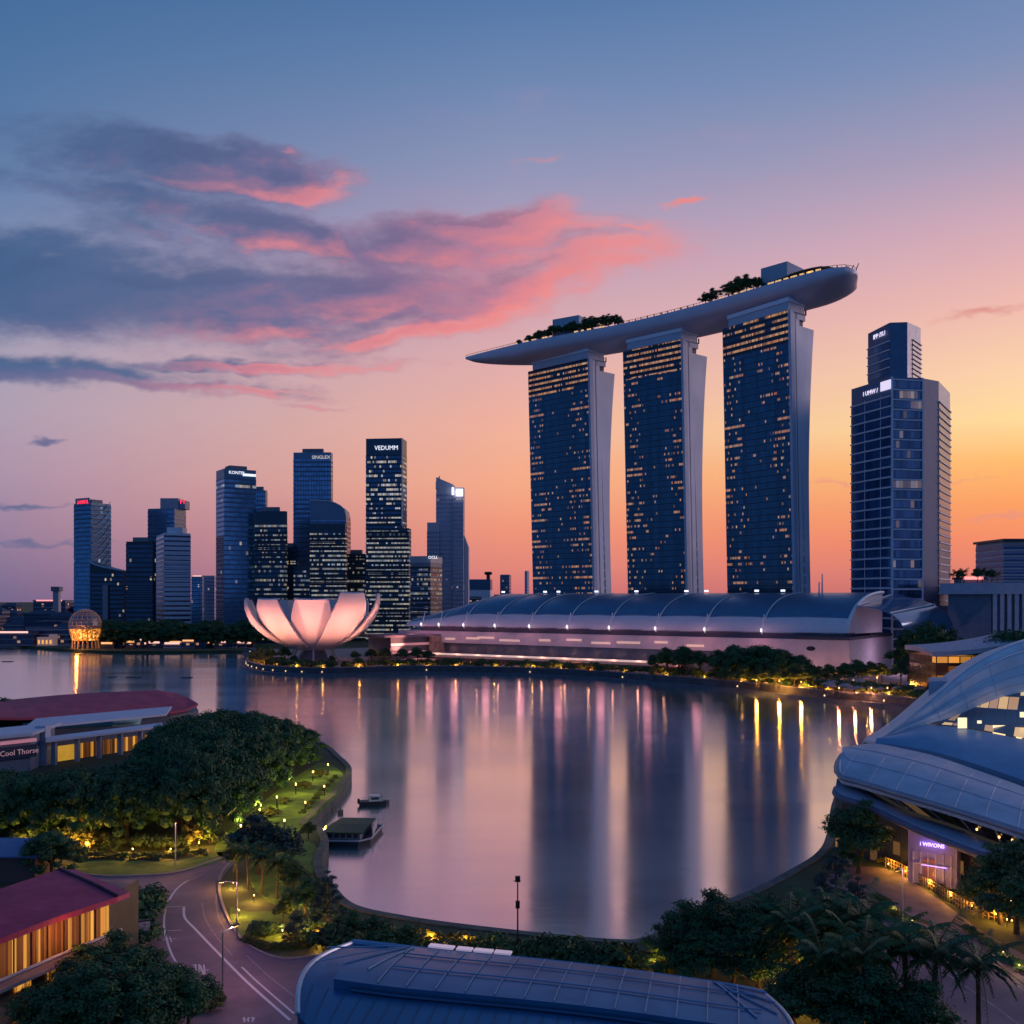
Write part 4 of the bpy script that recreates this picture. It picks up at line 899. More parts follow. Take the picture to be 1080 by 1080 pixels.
p = A.lerp(B, .86) - nn * 2; build('entrance_tower', MB().box((p.x, p.y, 10.5), (14, 3, 14), math.atan2(d_.y, d_.x)), mat('rust_stone', (.40, .25, .19), .8, var=.4, scale=.5), t)
point('entrance_light', (p.x - 3, p.y - 7, 7), 1500, '#ff9a60', t)

# ---------------------------------------------------------------- golden glass sphere on the quay
SD = 745; SX = P(90, 640, SD).x; SR = 11.2; SZ = HZ(659, SD)
sph = thing('glass_sphere', (SX, SD, 0), 'golden lit glass sphere pavilion standing at the water edge on the left', 'pavilion')
def sphere_pt(th, ph): return Vector((SX + SR * math.sin(th) * math.cos(ph), SD + SR * math.sin(th) * math.sin(ph), SZ + SR * math.cos(th)))
mb = MB(); rings = [[sphere_pt(R(4) + R(100) * i / 8, 2 * math.pi * j / 18) for j in range(18)] for i in range(9)]
mb.loft(rings, close=True, flip=True); build('glass_dome', mb, mat('dome_glass', (.20, .20, .24), .38, metal=.6, var=.2, scale=.4), sph)
mb = MB()
for i in range(9):
    for j in range(18):
        mb.tube(rings[i][j], rings[i][(j+1) % 18], .16, .16, 4, False)
        if i < 8: mb.tube(rings[i][j], rings[i+1][(j + (i % 2)) % 18], .16, .16, 4, False); mb.tube(rings[i][j], rings[i+1][j], .14, .14, 4, False)
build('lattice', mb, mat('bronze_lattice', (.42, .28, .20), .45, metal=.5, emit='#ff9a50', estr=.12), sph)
zeq = SZ + SR * math.cos(R(104)); mb = MB(); rl = SR * math.sin(R(104))
gold = bpy.data.materials.new('golden_interior'); gold.use_nodes = True; n = NT(gold.node_tree); b = gold.node_tree.nodes['Principled BSDF']
pos = S(n, n.new('ShaderNodeNewGeometry').outputs['Position']); f_ = n.noise(pos, .55, 3.0, .7)
b.inputs['Base Color'].default_value = hx('#6a4320'); n.put(b.inputs['Emission Color'], n.ramp(f_, [(.35, hx('#7a3c12')), (.52, hx('#ff9a35')), (.7, hx('#ffd27a'))])); n.put(b.inputs['Emission Strength'], n.maprange(f_, .38, .66, .25, 1.7))
mb.lathe([(rl, zeq), (rl * .96, zeq - 2), (rl * .88, zeq - 5), (rl * .80, zeq - 8.5), (.1, zeq - 8.5)], (SX, SD, 0), 18); build('lit_hall', mb, gold, sph)
mb = MB()
for j in range(18):
    an = 2 * math.pi * j / 18; c_, s_ = math.cos(an), math.sin(an)
    mb.path([Vector((SX + c_ * (rl + .2), SD + s_ * (rl + .2), zeq)), Vector((SX + c_ * rl * .90, SD + s_ * rl * .90, zeq - 5)), Vector((SX + c_ * rl * .82, SD + s_ * rl * .82, zeq - 9.5)), Vector((SX + c_ * rl * .9, SD + s_ * rl * .9, -.5))], [.3] * 4, 4)
build('leg_frame', mb, mat('bronze_lattice', (.42, .28, .20)), sph)
build('plinth', MB().lathe([(11, -1), (11, 1.2), (9.5, 1.5), (.1, 1.5)], (SX, SD, 0), 20), QUAYM, sph)
point('hall_light', (SX, SD - 15, 9), 9000, '#ff9a40', sph, 1.0)
# ---------------------------------------------------------------- pavilion with sweeping shell roof, near right
SHELL = mat('shell_membrane', (.62, .65, .72), .5, var=.13, scale=.22)
ROOFB = mat('blue_roof_sheet', (.33, .42, .55), .42, metal=.2, var=.16, scale=.3, bump=.05, bscale=1)
SOFF = mat('soffit', (.10, .12, .17), .6, var=.1)
CANO = mat('canopy_panel', (.40, .42, .55), .5, var=.06, scale=.4)
pav = thing('domed_pavilion', G(1010, 925), 'white shell-roofed pavilion with a long blue canopy on the right bank', 'pavilion')
def curve3(px, n, k=10): return resample(catmull([P(*q) for q in px], k), n)
NR = 49
# (pixel x, pixel y, distance): lower lip edge, its back edge under the dark gap
lip_f = curve3([(888, 796, 146), (883.5, 806, 143), (887, 818, 140), (905, 823, 138), (945, 835, 132.5), (1000, 851, 126), (1060, 870, 119), (1150, 900, 110)], NR)
lip_b = curve3([(890, 793.5, 149), (905, 786, 152), (925, 784.5, 153), (950, 789, 151), (985, 797, 147), (1030, 812, 141), (1080, 830, 134), (1150, 857, 126)], NR)
rows = []
for i in range(NR):
    a, b = lip_f[i], lip_b[i]; rows.append([a + (b - a) * (k / 8) + Vector((0, 0, .9 * math.sin(math.pi * k / 8))) for k in range(9)])
build('lip_roof', MB().slab(rows, 1.0), ROOFB, pav, smooth='auto')
edge = MB()
edge.pipe([p + Vector((0, -.05, -.15)) for p in lip_f], .42, 10)
for j in range(3, NR - 1, 5): build('roof_seam', MB().pipe([lip_f[j].lerp(lip_b[j], t) + Vector((0, 0, .9 * math.sin(math.pi * t) + .03)) for t in (.02, .25, .5, .75, .98)], .035, 5), mat('sheet_seam', (.29, .37, .50), .45, metal=.2), pav)
for t in (.30, .62): build('roof_seam', MB().pipe([a.lerp(b, t) + Vector((0, 0, .9 * math.sin(math.pi * t) + .03)) for a, b in zip(lip_f, lip_b)], .03, 5), mat('sheet_seam', (.29, .37, .50), .45, metal=.2), pav)
build('lip_edge', edge, mat('lip_trim', (.22, .28, .38), .4, metal=.3), pav, smooth=True)
# upper band rising to the shell
ub_f = [p + Vector((.2, .6, 1.15)) for p in lip_b]
ub_b = curve3([(925, 783, 156), (945, 774, 159), (975, 764.5, 160), (985, 765, 160), (1010, 767, 158), (1040, 772, 155), (1080, 780, 150), (1150, 795, 145)], NR)
rows = []
ub_f[0] = P(923, 783.5, 155); 
f2 = resample(catmull([P(924, 783.4, 155), P(950, 786.5, 153.5), P(985, 793, 149.5), P(1030, 806, 143), P(1080, 823, 137), P(1150, 850, 129)], 10), NR)
for i in range(NR): rows.append([f2[i] + (ub_b[i] - f2[i]) * (k / 6) + Vector((0, 0, .7 * math.sin(math.pi * k / 6))) for k in range(7)])
build('middle_roof', MB().slab(rows, .9), mat('deep_blue_roof', (.20, .32, .50), .4, metal=.25, var=.06, scale=.4), pav, smooth='auto')
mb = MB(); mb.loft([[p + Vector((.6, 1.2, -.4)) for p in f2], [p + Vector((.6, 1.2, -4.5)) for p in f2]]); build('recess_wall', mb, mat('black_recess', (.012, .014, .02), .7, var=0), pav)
# shell: from a ridge line down to the glazing arch
ridge = curve3([(922, 783, 157), (945, 768, 163), (965, 752, 168), (990, 730, 173), (1020, 704, 178), (1050, 686, 181), (1080, 674, 183), (1150, 655, 186)], NR)
arch = curve3([(926, 783.3, 156.5), (952, 771.5, 159.5), (978, 763.6, 161), (1004, 755, 164), (1030, 743.5, 166), (1055, 734, 168), (1080, 728, 169), (1150, 716, 171)], NR)
rows = []
for i in range(NR):
    a, b = ridge[i], arch[i]; s = i / (NR - 1); r = []
    for k in range(25):
        t = k / 24; fold = .8 * math.sin(t * math.pi * 5 + .6) * min(1, s * 5) * math.sin(math.pi * t)
        r.append(a.lerp(b, t) + Vector((-.3, -.8, .6)) * (2.4 * math.sin(math.pi * t) * min(1, s * 2.2) + fold))
    rows.append(r)
build('shell', MB().slab(rows, .6), SHELL, pav, smooth='auto')
for k in (3, 7, 11, 15, 19, 22): build('shell_seam', MB().pipe([r[k] + Vector((-.02, -.06, .05)) for r in rows], .07, 5), mat('shell_seam', (.53, .57, .66), .5), pav)
for j in range(8, NR, 7): build('shell_seam', MB().pipe([p + Vector((-.02, -.06, .05)) for p in rows[j]], .045, 5), mat('shell_seam', (.53, .57, .66), .5), pav)
mb = MB(); mb.slab([[p for p in ridge], [p + Vector((6, 22, -2.5)) for p in ridge], [p + Vector((10, 40, -10)) for p in ridge]], .5); build('shell_back', mb, SHELL, pav, smooth='auto')
q = P(981, 730, 176); build('service_block', MB().prism([P(979.5, 720, 180), P(1006, 720, 180), P(1006, 720, 189), P(979.5, 720, 189)], 8, HZ(718.5, 180)), mat('pale_block', (.34, .40, .52), .6), pav)
# glazing under the arch
GLZ = facade('hall_glazing', 1.6, 1.7, glass='#4a5468', frame='#7a7480', lit=.25, power=.75, full=.0, cols=('#ffe2a8', '#ffd08a', '#c89868', '#a88878'), mull=.08, vlo=.08, vhi=.95, clump=.9, metal=.5, rough=.2)
g0 = resample(ub_b[9:], 30); g1 = resample(arch[9:], 30); run = 0
mb = MB()
for i in range(29):
    a, b, c_, d_ = g0[i] + Vector((.3, 1, .1)), g0[i+1] + Vector((.3, 1, .1)), g1[i+1] + Vector((.2, .3, -.2)), g1[i] + Vector((.2, .3, -.2)); L_ = (b - a).length
    mb.add([a, b, c_, d_], [(0, 1, 2, 3)], [[(run, a.z), (run + L_, b.z), (run + L_, c_.z), (run, d_.z)]]); run += L_
build('glazing', mb, GLZ, pav)
for (x0, y0, x1, y1) in ((1010.5, 757, 1019.5, 768), (1047.5, 765, 1060, 776), (1072, 772, 1077.5, 779), (1076, 751, 1086, 756.5), (1031, 760, 1035, 763)):
    d_ = 156.5; a, b = P(x0, y1, d_), P(x1, y0, d_); build('lit_room_window', MB().box(((a.x + b.x) / 2, d_, (a.z + b.z) / 2), (b.x - a.x, .25, b.z - a.z)), mat('bright_room', (.9, .8, .6), .5, var=0, emit='#ffe0a6', estr=1.25), pav)
# lower canopy strip
c_f = curve3([(882, 828, 141), (881, 833, 139.5), (888, 838, 138), (905, 843.5, 136), (930, 854, 133), (960, 868, 129), (1000, 884, 123.5), (1030, 895.5, 120), (1050, 899.5, 118), (1090, 905, 115), (1150, 922, 109)], NR)
c_b = curve3([(883, 821, 145), (888, 819, 146), (896, 824, 145), (912, 831.5, 143), (935, 845, 139), (965, 860, 135), (1005, 873, 130), (1035, 885.5, 124.5), (1055, 893, 121.5), (1090, 899, 118), (1150, 914, 113)], NR)
build('lower_canopy', MB().slab([[a, a.lerp(b, .33) + Vector((0, 0, .25)), a.lerp(b, .66) + Vector((0, 0, .25)), b] for a, b in zip(c_f, c_b)], 1.0), CANO, pav, smooth='auto')
build('canopy_edge', MB().pipe([p + Vector((0, -.06, -.5)) for p in c_f], .45, 8), mat('canopy_trim', (.10, .12, .2), .5), pav, smooth=True)
# storey between the canopy and the lip
mid_a = [p + Vector((.8, 2.2, 0)) for p in resample(c_b, 24)]; mid_b = [p + Vector((.5, 3.4, -.8)) for p in resample(lip_f, 24)]; run = 0; mb = MB()
UPG = facade('upper_glazing', 2.4, 4.0, glass='#1c2636', frame='#2a2c36', lit=.09, power=.6, full=0, cols=('#b98a58', '#7a6248', '#ffd8a0'), mull=.1, vlo=0, vhi=1, metal=.5)
for i in range(23):
    a, b, c2, d2 = mid_a[i], mid_a[i+1], mid_b[i+1], mid_b[i]; L_ = (b - a).length; mb.add([a, b, c2, d2], [(0, 1, 2, 3)], [[(run, 0), (run + L_, 0), (run + L_, 3.9), (run, 3.9)]]); run += L_
build('upper_glazing', mb, UPG, pav)
for i in range(2, 23, 3): build('mullion_post', MB().tube(mid_a[i] + Vector((0, -.5, 0)), mid_b[i] + Vector((0, -.5, 0)), .12, .12, 6), mat('pale_post', (.4, .4, .45), .5), pav)
for i in (15, 17, 18, 19): p = mid_a[i].lerp(mid_b[i], .35) + Vector((0, -.7, 0)); build('wall_lamp', MB().lathe([(.02, -.12), (.12, -.06), (.12, .12), (.02, .18)], p, 8), LAMPM, pav)
# ground storey: solid wall under the lower canopy
wa = [p + Vector((2.4, 7.5, -.9)) for p in resample(c_f, 24)]; mb = MB(); run = 0
GRG = facade('ground_glazing', 1.3, 2.2, glass='#232838', frame='#171a24', lit=.16, power=.55, full=0, cols=('#c98a4a', '#8a6038', '#ffb868'), mull=.08, vlo=.0, vhi=1, metal=.05, clump=1, rough=.45)
for i in range(23):
    a, b = wa[i], wa[i+1]; L_ = (b - a).length; mb.add([(a.x, a.y, NEAR_Z - .2), (b.x, b.y, NEAR_Z - .2), b, a], [(0, 1, 2, 3)], [[(run, 0), (run + L_, 0), (run + L_, b.z), (run, a.z)]]); run += L_
build('ground_glazing', mb, GRG, pav)
# entrance portal
em = PZ(983, 934, NEAR_Z); eu = Vector((.80, -.60, 0)); ew = 4.9; en = Vector((eu.y, -eu.x, 0)); er = math.atan2(eu.y, eu.x)
mid = em
def portal(o, z, s): p = mid + eu * o[0] + en * o[1]; return MB().box((p.x, p.y, z), s, er)
VIO = mat('violet_panel', (.34, .29, .52), .5, var=.05)
build('portal', portal((0, -2.0), 5.0, (ew + 1.0, 3.8, 7.2)), VIO, pav)
for k in range(6): build('portal_mullion', portal((-ew / 2 + ew * (k + .2) / 5.4, .05), 3.9, (.16, .2, 4.4)), mat('portal_frame', (.55, .48, .66), .5), pav)
build('portal_bar', portal((0, .12), 4.6, (ew, .2, .16)), mat('portal_frame', (.55, .48, .66), .5), pav)
dr = build('door', portal((-.3, .0), 3.6, (1.5, .16, 3.4)), mat('door_glass', (.35, .16, .18), .3), pav); BASE[dr] = BASE[pav]; build('handle', portal((.2, .16), 3.5, (.08, .1, .6)), STEEL, dr)
text('sign_letters', 'i WIVONS', mid + en * .35 + eu * .1 + Vector((0, 0, 5.15)), .7, er, SIGNV, pav, th=.08, sx=.95)
build('sign_light_bar', portal((.3, .15), 4.55, (ew * .62, .12, .18)), SIGNV, pav)
ps = mid + en * 2.2; point('sign_light', (ps.x, ps.y, 7.0), 22, '#8f78ff', pav, .4)
# lit hedge and fence in front of the pavilion
fence = thing('railing_fence', G(1000, 930), 'low golden-lit railing fence along the plaza before the pavilion', 'fence')
fl = resample(catmull([G(934, 914), G(950, 921), G(975, 935), G(1005, 953), G(1030, 966), G(1055, 972)], 8), 40); mb = MB()
for i, p in enumerate(fl): build('fence_post', MB().tube(p, p + Vector((0, 0, 1.3)), .07, .07, 6), mat('fence_metal', (.36, .26, .14), .5), fence)
for z in (.35, .8, 1.25): build('rail', MB().path([p + Vector((0, 0, z)) for p in fl], [.05] * 40, 5), mat('fence_metal', (.36, .26, .14), .5), fence)

# ---------------------------------------------------------------- blue standing-seam roof at the bottom
hall = thing('blue_roofed_hall', (2, 64, NEAR_Z), 'big hall with a blue curved metal roof at the bottom of the photo', 'hall')
BLUER = mat('blue_metal_roof', (.025, .125, .27), .30, metal=.35, var=.2, scale=.25, bump=.05, bscale=1.2)
SEAM = mat('roof_seam', (.16, .30, .48), .4, metal=.4, var=.05)
n1_ = 37
r_top = curve3([(372, 994.5, 73), (400, 997.5, 73), (480, 1006.5, 72.5), (560, 1014, 72), (640, 1023, 71.3), (720, 1034, 70.5), (780, 1043, 70), (806, 1048.5, 69.5)], n1_)
r_low = curve3([(314, 1070, 62), (330, 1085, 60.5), (380, 1096, 59.5), (470, 1106, 59), (560, 1116, 58.3), (650, 1128, 57.6), (740, 1142, 57), (832, 1156, 56)], n1_)
rows = []
for i in range(n1_):
    s = i / (n1_ - 1); a, b = r_top[i], r_low[i]; r = []
    for k in range(13):
        t = k / 12; p = a.lerp(b, t); p = p + Vector((0, 0, .55 * math.sin(math.pi * t)))
        if s < .12: p = p + Vector((-1.3 * math.sin(math.pi * t) * (1 - s / .12) , 0, 0))
        if s > .93: p = p + Vector((1.2 * math.sin(math.pi * t * .9) * ((s - .93) / .07), 0, 0))
        r.append(p)
    rows.append(r)
build('roof', MB().slab(rows, .6), BLUER, hall, smooth='auto')
hull_edge = [r[0] for r in rows]; build('roof_ridge', MB().pipe([p + Vector((0, 0, .05)) for p in hull_edge], .24, 8), SEAM, hall)
build('roof_edge', MB().pipe([p + Vector((0, 0, .02)) for p in rows[0]], .16, 8), mat('bright_edge', (.42, .5, .62), .35, metal=.4), hall)
build('roof_edge', MB().pipe([p + Vector((0, 0, .02)) for p in rows[-1]], .16, 8), mat('bright_edge', (.42, .5, .62), .35, metal=.4), hall)
def up(p, d=.35): return p + Vector((0, 0, d))
def surf(s, t):
    i = min(n1_ - 1.001, s * (n1_ - 1)); k = min(11.999, t * 12); i0, k0 = int(i), int(k); f, h_ = i - i0, k - k0
    return rows[i0][k0] * (1-f) * (1-h_) + rows[i0+1][k0] * f * (1-h_) + rows[i0][k0+1] * (1-f) * h_ + rows[i0+1][k0+1] * f * h_
for j in range(30): build('roof_seam', MB().pipe([up(surf(.03 + j * .0325, t), .02) for t in (.66, .74, .82, .9, .99)], .035, 5), mat('dark_seam', (.03, .09, .18), .4, metal=.4), hall)
build('gutter', MB().pipe([up(surf(.07 + .91 * k / 28, .655 - .03 * k / 28), .12) for k in range(1, 29)], .12, 6), mat('dark_seam', (.03, .09, .18), .4, metal=.4), hall)
# raised inner roof with its own panels
inner_r = []
for i in range(30):
    s = .07 + .91 * i / 29; t0, t1 = .09, .64 - .03 * s
    if i == 0: t0 = .42
    if i == 1: t0 = .26
    if i == 2: t0 = .16
    inner_r.append([up(surf(s, t0 + (t1 - t0) * k / 6), .55) for k in range(7)])
build('raised_roof', MB().slab(inner_r, .75), mat('blue_metal_roof_light', (.03, .145, .30), .30, metal=.35, var=.2, scale=.3), hall, smooth='auto')
for j in range(1, 14):
    s = .10 + .064 * j; build('roof_seam', MB().path([up(surf(s - .012 * t, .10 + .52 * t), .62) for t in (0, .25, .5, .75, 1)], [.045] * 5, 5), SEAM, hall)
for t in (.24, .43): build('roof_seam', MB().path([up(surf(.16 + .80 * k / 20, t), .66) for k in range(21)], [.05] * 21, 5), SEAM, hall)
for (s0, t0, s1, t1) in ((.155, .11, .01, .30), (.155, .11, .02, .52), (.16, .12, .06, .50), (.17, .12, .115, .50), (.88, .10, .985, .16), (.88, .10, .985, .30), (.88, .10, .98, .44), (.88, .10, .95, .51)):
    build('roof_seam', MB().path([up(surf(s0 + (s1 - s0) * k / 8, t0 + (t1 - t0) * (k / 8) ** 1.25), .62) for k in range(9)], [.06] * 9, 5), SEAM, hall)
for (s0, s1) in ((.20, .26), (.268, .305), (.31, .355), (.36, .40)):
    m2 = MB(); m2.slab([[up(surf(s0 + (s1 - s0) * k / 4, .035 + .02 * j), .75) for j in range(4)] for k in range(5)], .12)
    build('roof_light', m2, mat('pale_skylight', (.85, .78, .84), .3, var=.05, emit='#e8c8dc', estr=.28), hall)
build('wall', MB().prism([(p.x * .95 + .5, p.y - 1.2) for p in r_top] + [(p.x * .93, p.y + 2.0) for p in r_low[::-1]], NEAR_Z - .2, 9.5), mat('hall_wall', (.12, .13, .17), .7), hall)

# ---------------------------------------------------------------- red-roofed shophouse, near left
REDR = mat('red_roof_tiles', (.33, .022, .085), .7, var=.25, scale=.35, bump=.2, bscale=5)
rb = thing('red_roofed_building', G(60, 985), 'red-roofed two-storey building with glowing timber windows, lower left corner', 'building')
ev = [P(124, 946, 96), P(62, 966, 89.5), P(-6, 992, 83), P(-80, 1022, 77)]         # eave
rg = [P(62, 917, 105), P(10, 934, 98), P(-40, 951, 92), P(-120, 976, 85)]           # ridge
e_, r_ = resample(ev, 12), resample(rg, 12)
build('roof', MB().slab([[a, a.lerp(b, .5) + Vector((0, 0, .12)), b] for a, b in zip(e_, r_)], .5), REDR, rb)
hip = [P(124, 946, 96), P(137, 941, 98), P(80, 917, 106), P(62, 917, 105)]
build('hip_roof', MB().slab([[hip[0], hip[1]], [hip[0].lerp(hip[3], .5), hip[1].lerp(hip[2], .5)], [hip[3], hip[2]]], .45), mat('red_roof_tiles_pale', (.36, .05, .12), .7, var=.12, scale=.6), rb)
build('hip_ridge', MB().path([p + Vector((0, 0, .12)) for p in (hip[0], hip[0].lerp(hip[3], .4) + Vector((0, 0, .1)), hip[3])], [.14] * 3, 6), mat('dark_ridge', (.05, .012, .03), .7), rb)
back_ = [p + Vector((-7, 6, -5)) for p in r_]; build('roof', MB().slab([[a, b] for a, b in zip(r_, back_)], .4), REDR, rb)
TIMB = mat('lit_timber', (.36, .17, .06), .6, var=.4, scale=1.5, emit='#ff8a2a', estr=.06)
wl = [p + Vector((-1.0, .4, 0)) for p in e_]
def wallband(z0, z1, name, m, off=0.0, i0=0, i1=11):
    mb = MB()
    for i in range(i0, i1):
        a, b = wl[i], wl[i+1]; o_ = Vector((off, 0, 0)); mb.add([(b.x + off, b.y, z0), (a.x + off, a.y, z0), (a.x + off, a.y, z1), (b.x + off, b.y, z1)], [(0, 1, 2, 3)], [[(i * 3 + 3, z0), (i * 3, z0), (i * 3, z1), (i * 3 + 3, z1)]])
    return build(name, mb, m, rb)
ze = e_[0].z
wallband(NEAR_Z - .2, ze - .2, 'wall', mat('brown_wall', (.13, .09, .07), .7, var=.3))  # plain brown wall colour with random variation
SHUT = bpy.data.materials.new('glowing_shutters'); SHUT.use_nodes = True; n = NT(SHUT.node_tree); b = SHUT.node_tree.nodes['Principled BSDF']
uvn = n.new('ShaderNodeUVMap'); u, v, _ = n.sep(S(n, uvn.outputs[0])); k1, _ = n.white(n.xyz((u * 1.6).floor(), 1.0, 2.0)); k2, _ = n.white(n.xyz((u * 7.0).floor(), 3.0, 2.0))
n.put(b.inputs['Base Color'], n.mix(k2, hx('#5a3010'), hx('#a86a28'))); n.put(b.inputs['Emission Color'], n.mix(k1, hx('#ff8420'), hx('#ffb84e'))); n.put(b.inputs['Emission Strength'], n.maprange(k1, .2, .95, .06, .75) * n.maprange(k2, 0, 1, .5, 1.1)); b.inputs['Roughness'].default_value = .6
for i in range(11):
    a, c2 = wl[i], wl[i+1]; mb = MB(); x = .12
    p, q = a.lerp(c2, .06), a.lerp(c2, .94); mb.add([(q.x + x, q.y, ze - 3.6), (p.x + x, p.y, ze - 3.6), (p.x + x, p.y, ze - .5), (q.x + x, q.y, ze - .5)], [(0, 1, 2, 3)], [[(i * 3 + 2.8, 0), (i * 3, 0), (i * 3, 3), (i * 3 + 2.8, 3)]]); build('window', mb, SHUT, rb)
bal = [p + Vector((1.3, -.2, 0)) for p in wl]
build('balcony', MB().slab([[Vector((p.x, p.y, ze - 3.9)), Vector((q.x, q.y, ze - 3.9))] for p, q in zip(wl, bal)], .3), mat('balcony_slab', (.45, .36, .38), .6), rb)
build('balcony_rail', MB().path([Vector((p.x, p.y, ze - 3.1)) for p in bal], [.12] * 12, 5), mat('pale_rail', (.6, .52, .55), .5), rb)
for i in range(1, 11, 2):
    a, c2 = wl[i], wl[i+1]; mb = MB(); mb.add([(c2.x + .13, c2.y, NEAR_Z + .4), (a.x + .13, a.y, NEAR_Z + .4), (a.x + .13, a.y, ze - 4.7), (c2.x + .13, c2.y, ze - 4.7)], [(0, 1, 2, 3)], [[(i * 3 + 43, 0), (i * 3 + 40, 0), (i * 3 + 40, 3), (i * 3 + 43, 3)]]); build('shop_front', mb, SHUT, rb)
gw = [P(124, 948, 95.8), P(136, 943, 98)]
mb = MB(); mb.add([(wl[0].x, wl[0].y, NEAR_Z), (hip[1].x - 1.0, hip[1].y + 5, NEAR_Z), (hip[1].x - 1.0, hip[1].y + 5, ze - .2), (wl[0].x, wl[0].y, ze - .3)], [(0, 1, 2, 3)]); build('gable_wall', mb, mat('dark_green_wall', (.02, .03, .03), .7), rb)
aw = [p + Vector((3.6, -.6, 0)) for p in wl]
build('awning', MB().slab([[Vector((p.x, p.y, NEAR_Z + 2.9)), Vector((q.x, q.y, NEAR_Z + 2.4))] for p, q in zip(wl[5:], aw[5:])], .15), mat('awning_cloth', (.40, .24, .14), .7), rb)
p = wl[8]; point('shop_light', (p.x + 2.5, p.y, NEAR_Z + 1.8), 160, '#ff9a40', rb, .3)
p = wl[4]; point('shop_light', (p.x + 2.2, p.y, ze - 1.4), 120, '#ff9a40', rb, .3)

# ---------------------------------------------------------------- long terminal with red roof, left bank
tb = thing('red_roofed_terminal', G(80, 790), 'long waterfront terminal with dull red roof and pale canopy, left bank', 'building')
DT_ = 262
r0 = [P(-90, 752, 226), P(0, 757, 240), P(35, 757, 245), P(120, 752.5, 262), P(190, 751, 276), P(209, 742, 284)]
r1 = [P(-90, 743, 262), P(0, 739, 270), P(60, 733, 276), P(120, 729.5, 284), P(165, 727.5, 291), P(186, 731, 294)]
a_, b_ = resample(r0, 14), resample(r1, 14)
build('roof', MB().slab([[p, p.lerp(q, .5) + Vector((0, 0, .3)), q] for p, q in zip(a_, b_)], .6), mat('dull_red_roof', (.37, .05, .10), .7, var=.14, scale=.25, bump=.15), tb)
build('roof_back', MB().slab([[q, q + Vector((-2, 22, -6))] for q in b_], .5), mat('dull_red_roof', (.37, .05, .10)), tb)
build('wall', MB().prism([(p.x - .5, p.y + 2) for p in a_] + [(q.x, q.y + 16) for q in b_[::-1]], NEAR_Z - .2, min(p.z for p in a_) - .9), mat('terminal_wall', (.10, .12, .17), .6), tb)
build('clerestory', MB().slab([[p + Vector((0, -.3, -.8)), p + Vector((0, -1.5, -2.2))] for p in resample([P(25, 759, 242), P(120, 755, 258), P(150, 754, 266)], 8)], .3), mat('green_glass', (.03, .10, .13), .2, metal=.4), tb)
for (u0, u1, d0, d1, nm, m_) in (((25, 767.5), (175, 753), 226, 258, 'canopy', mat('pale_blue_canopy', (.42, .48, .62), .5, var=.06)), ((48, 781), (172, 765.5), 219, 246, 'lower_canopy', mat('pale_blue_canopy', (.42, .48, .62)))):
    A, B = P(*u0, d0), P(*u1, d1); n_s = 8
    build(nm, MB().slab([[A.lerp(B, k / n_s), A.lerp(B, k / n_s) + Vector((-1.5, 9 if nm == 'canopy' else 4, 1.0 if nm == 'canopy' else .3))] for k in range(n_s + 1)], .5), m_, tb)
    if nm == 'lower_canopy':
        for k in range(6):
            p = A.lerp(B, (k + .15) / 5.5); build('pillar', MB().box((p.x, p.y + 2.4, (p.z + NEAR_Z) / 2 - .4), (.9, .9, p.z - NEAR_Z - .8)), mat('pillar_blue', (.26, .30, .42), .6), tb)
        for k in range(5):
            p, q = A.lerp(B, (k + .25) / 5.5), A.lerp(B, (k + 1.0) / 5.5); mb = MB(); mb.add([(p.x, p.y + 3, NEAR_Z + .6), (q.x, q.y + 3, NEAR_Z + .6), (q.x, q.y + 3, q.z - 1.8), (p.x, p.y + 3, p.z - 1.8)], [(0, 1, 2, 3)], [[(k * 5, 0), (k * 5 + 4, 0), (k * 5 + 4, 3), (k * 5, 3)]])
            build('window', mb, SHUT if k > 0 else mat('lime_window', (.5, .45, .1), .5, var=.3, emit='#e8a828', estr=.5), tb)
q = P(42, 786, 221); build('corner_pier', MB().box((q.x, q.y + 1.5, (HZ(766, 221) + NEAR_Z) / 2), (2.2, 2.6, HZ(766, 221) - NEAR_Z)), mat('pillar_pale', (.38, .42, .55), .6), tb)
A, B = P(-70, 800, 200), P(32, 785, 215); du = (B - A); du.z = 0; dr_ = math.atan2(du.y, du.x); c_ = (A + B) / 2
build('front_wing', MB().prism([A, B, B + Vector((-2, 16, 0)), A + Vector((-2, 16, 0))], NEAR_Z - .2, HZ(776, 214)), mat('wing_wall', (.16, .19, .28), .6), tb)
build('front_wing_roof', MB().prism([A + Vector((0, -1.2, 0)), B + Vector((1, -1.2, 0)), B + Vector((-1, 17, 0)), A + Vector((-2, 17, 0))], HZ(776, 214) + .01, HZ(776, 214) + .7), mat('pale_blue_canopy', (.42, .48, .62)), tb)
dn = Vector((du.y, -du.x, 0)).normalized()
m_ = A.lerp(B, .78); zt_ = HZ(794, m_.y)
build('sign_board', MB().box((m_.x + dn.x * .4, m_.y + dn.y * .4, zt_), (10.5, .3, 2.6), dr_), mat('navy_board', (.03, .04, .09), .5), tb)
text('sign_letters', 'nt & Cool Thorse', (m_.x + dn.x * .7, m_.y + dn.y * .7, zt_), 1.55, dr_, mat('rosy_sign_light', (.7, .5, .5), .5, var=0, emit='#d8a0a8', estr=.3), tb, th=.05)
build('pink_fascia', MB().box((m_.x + dn.x * .45, m_.y + dn.y * .45, zt_ + 2.2), (10.5, .4, .7), dr_), mat('pink_fascia', (.7, .4, .45), .5, var=0, emit='#e08a98', estr=.35), tb)
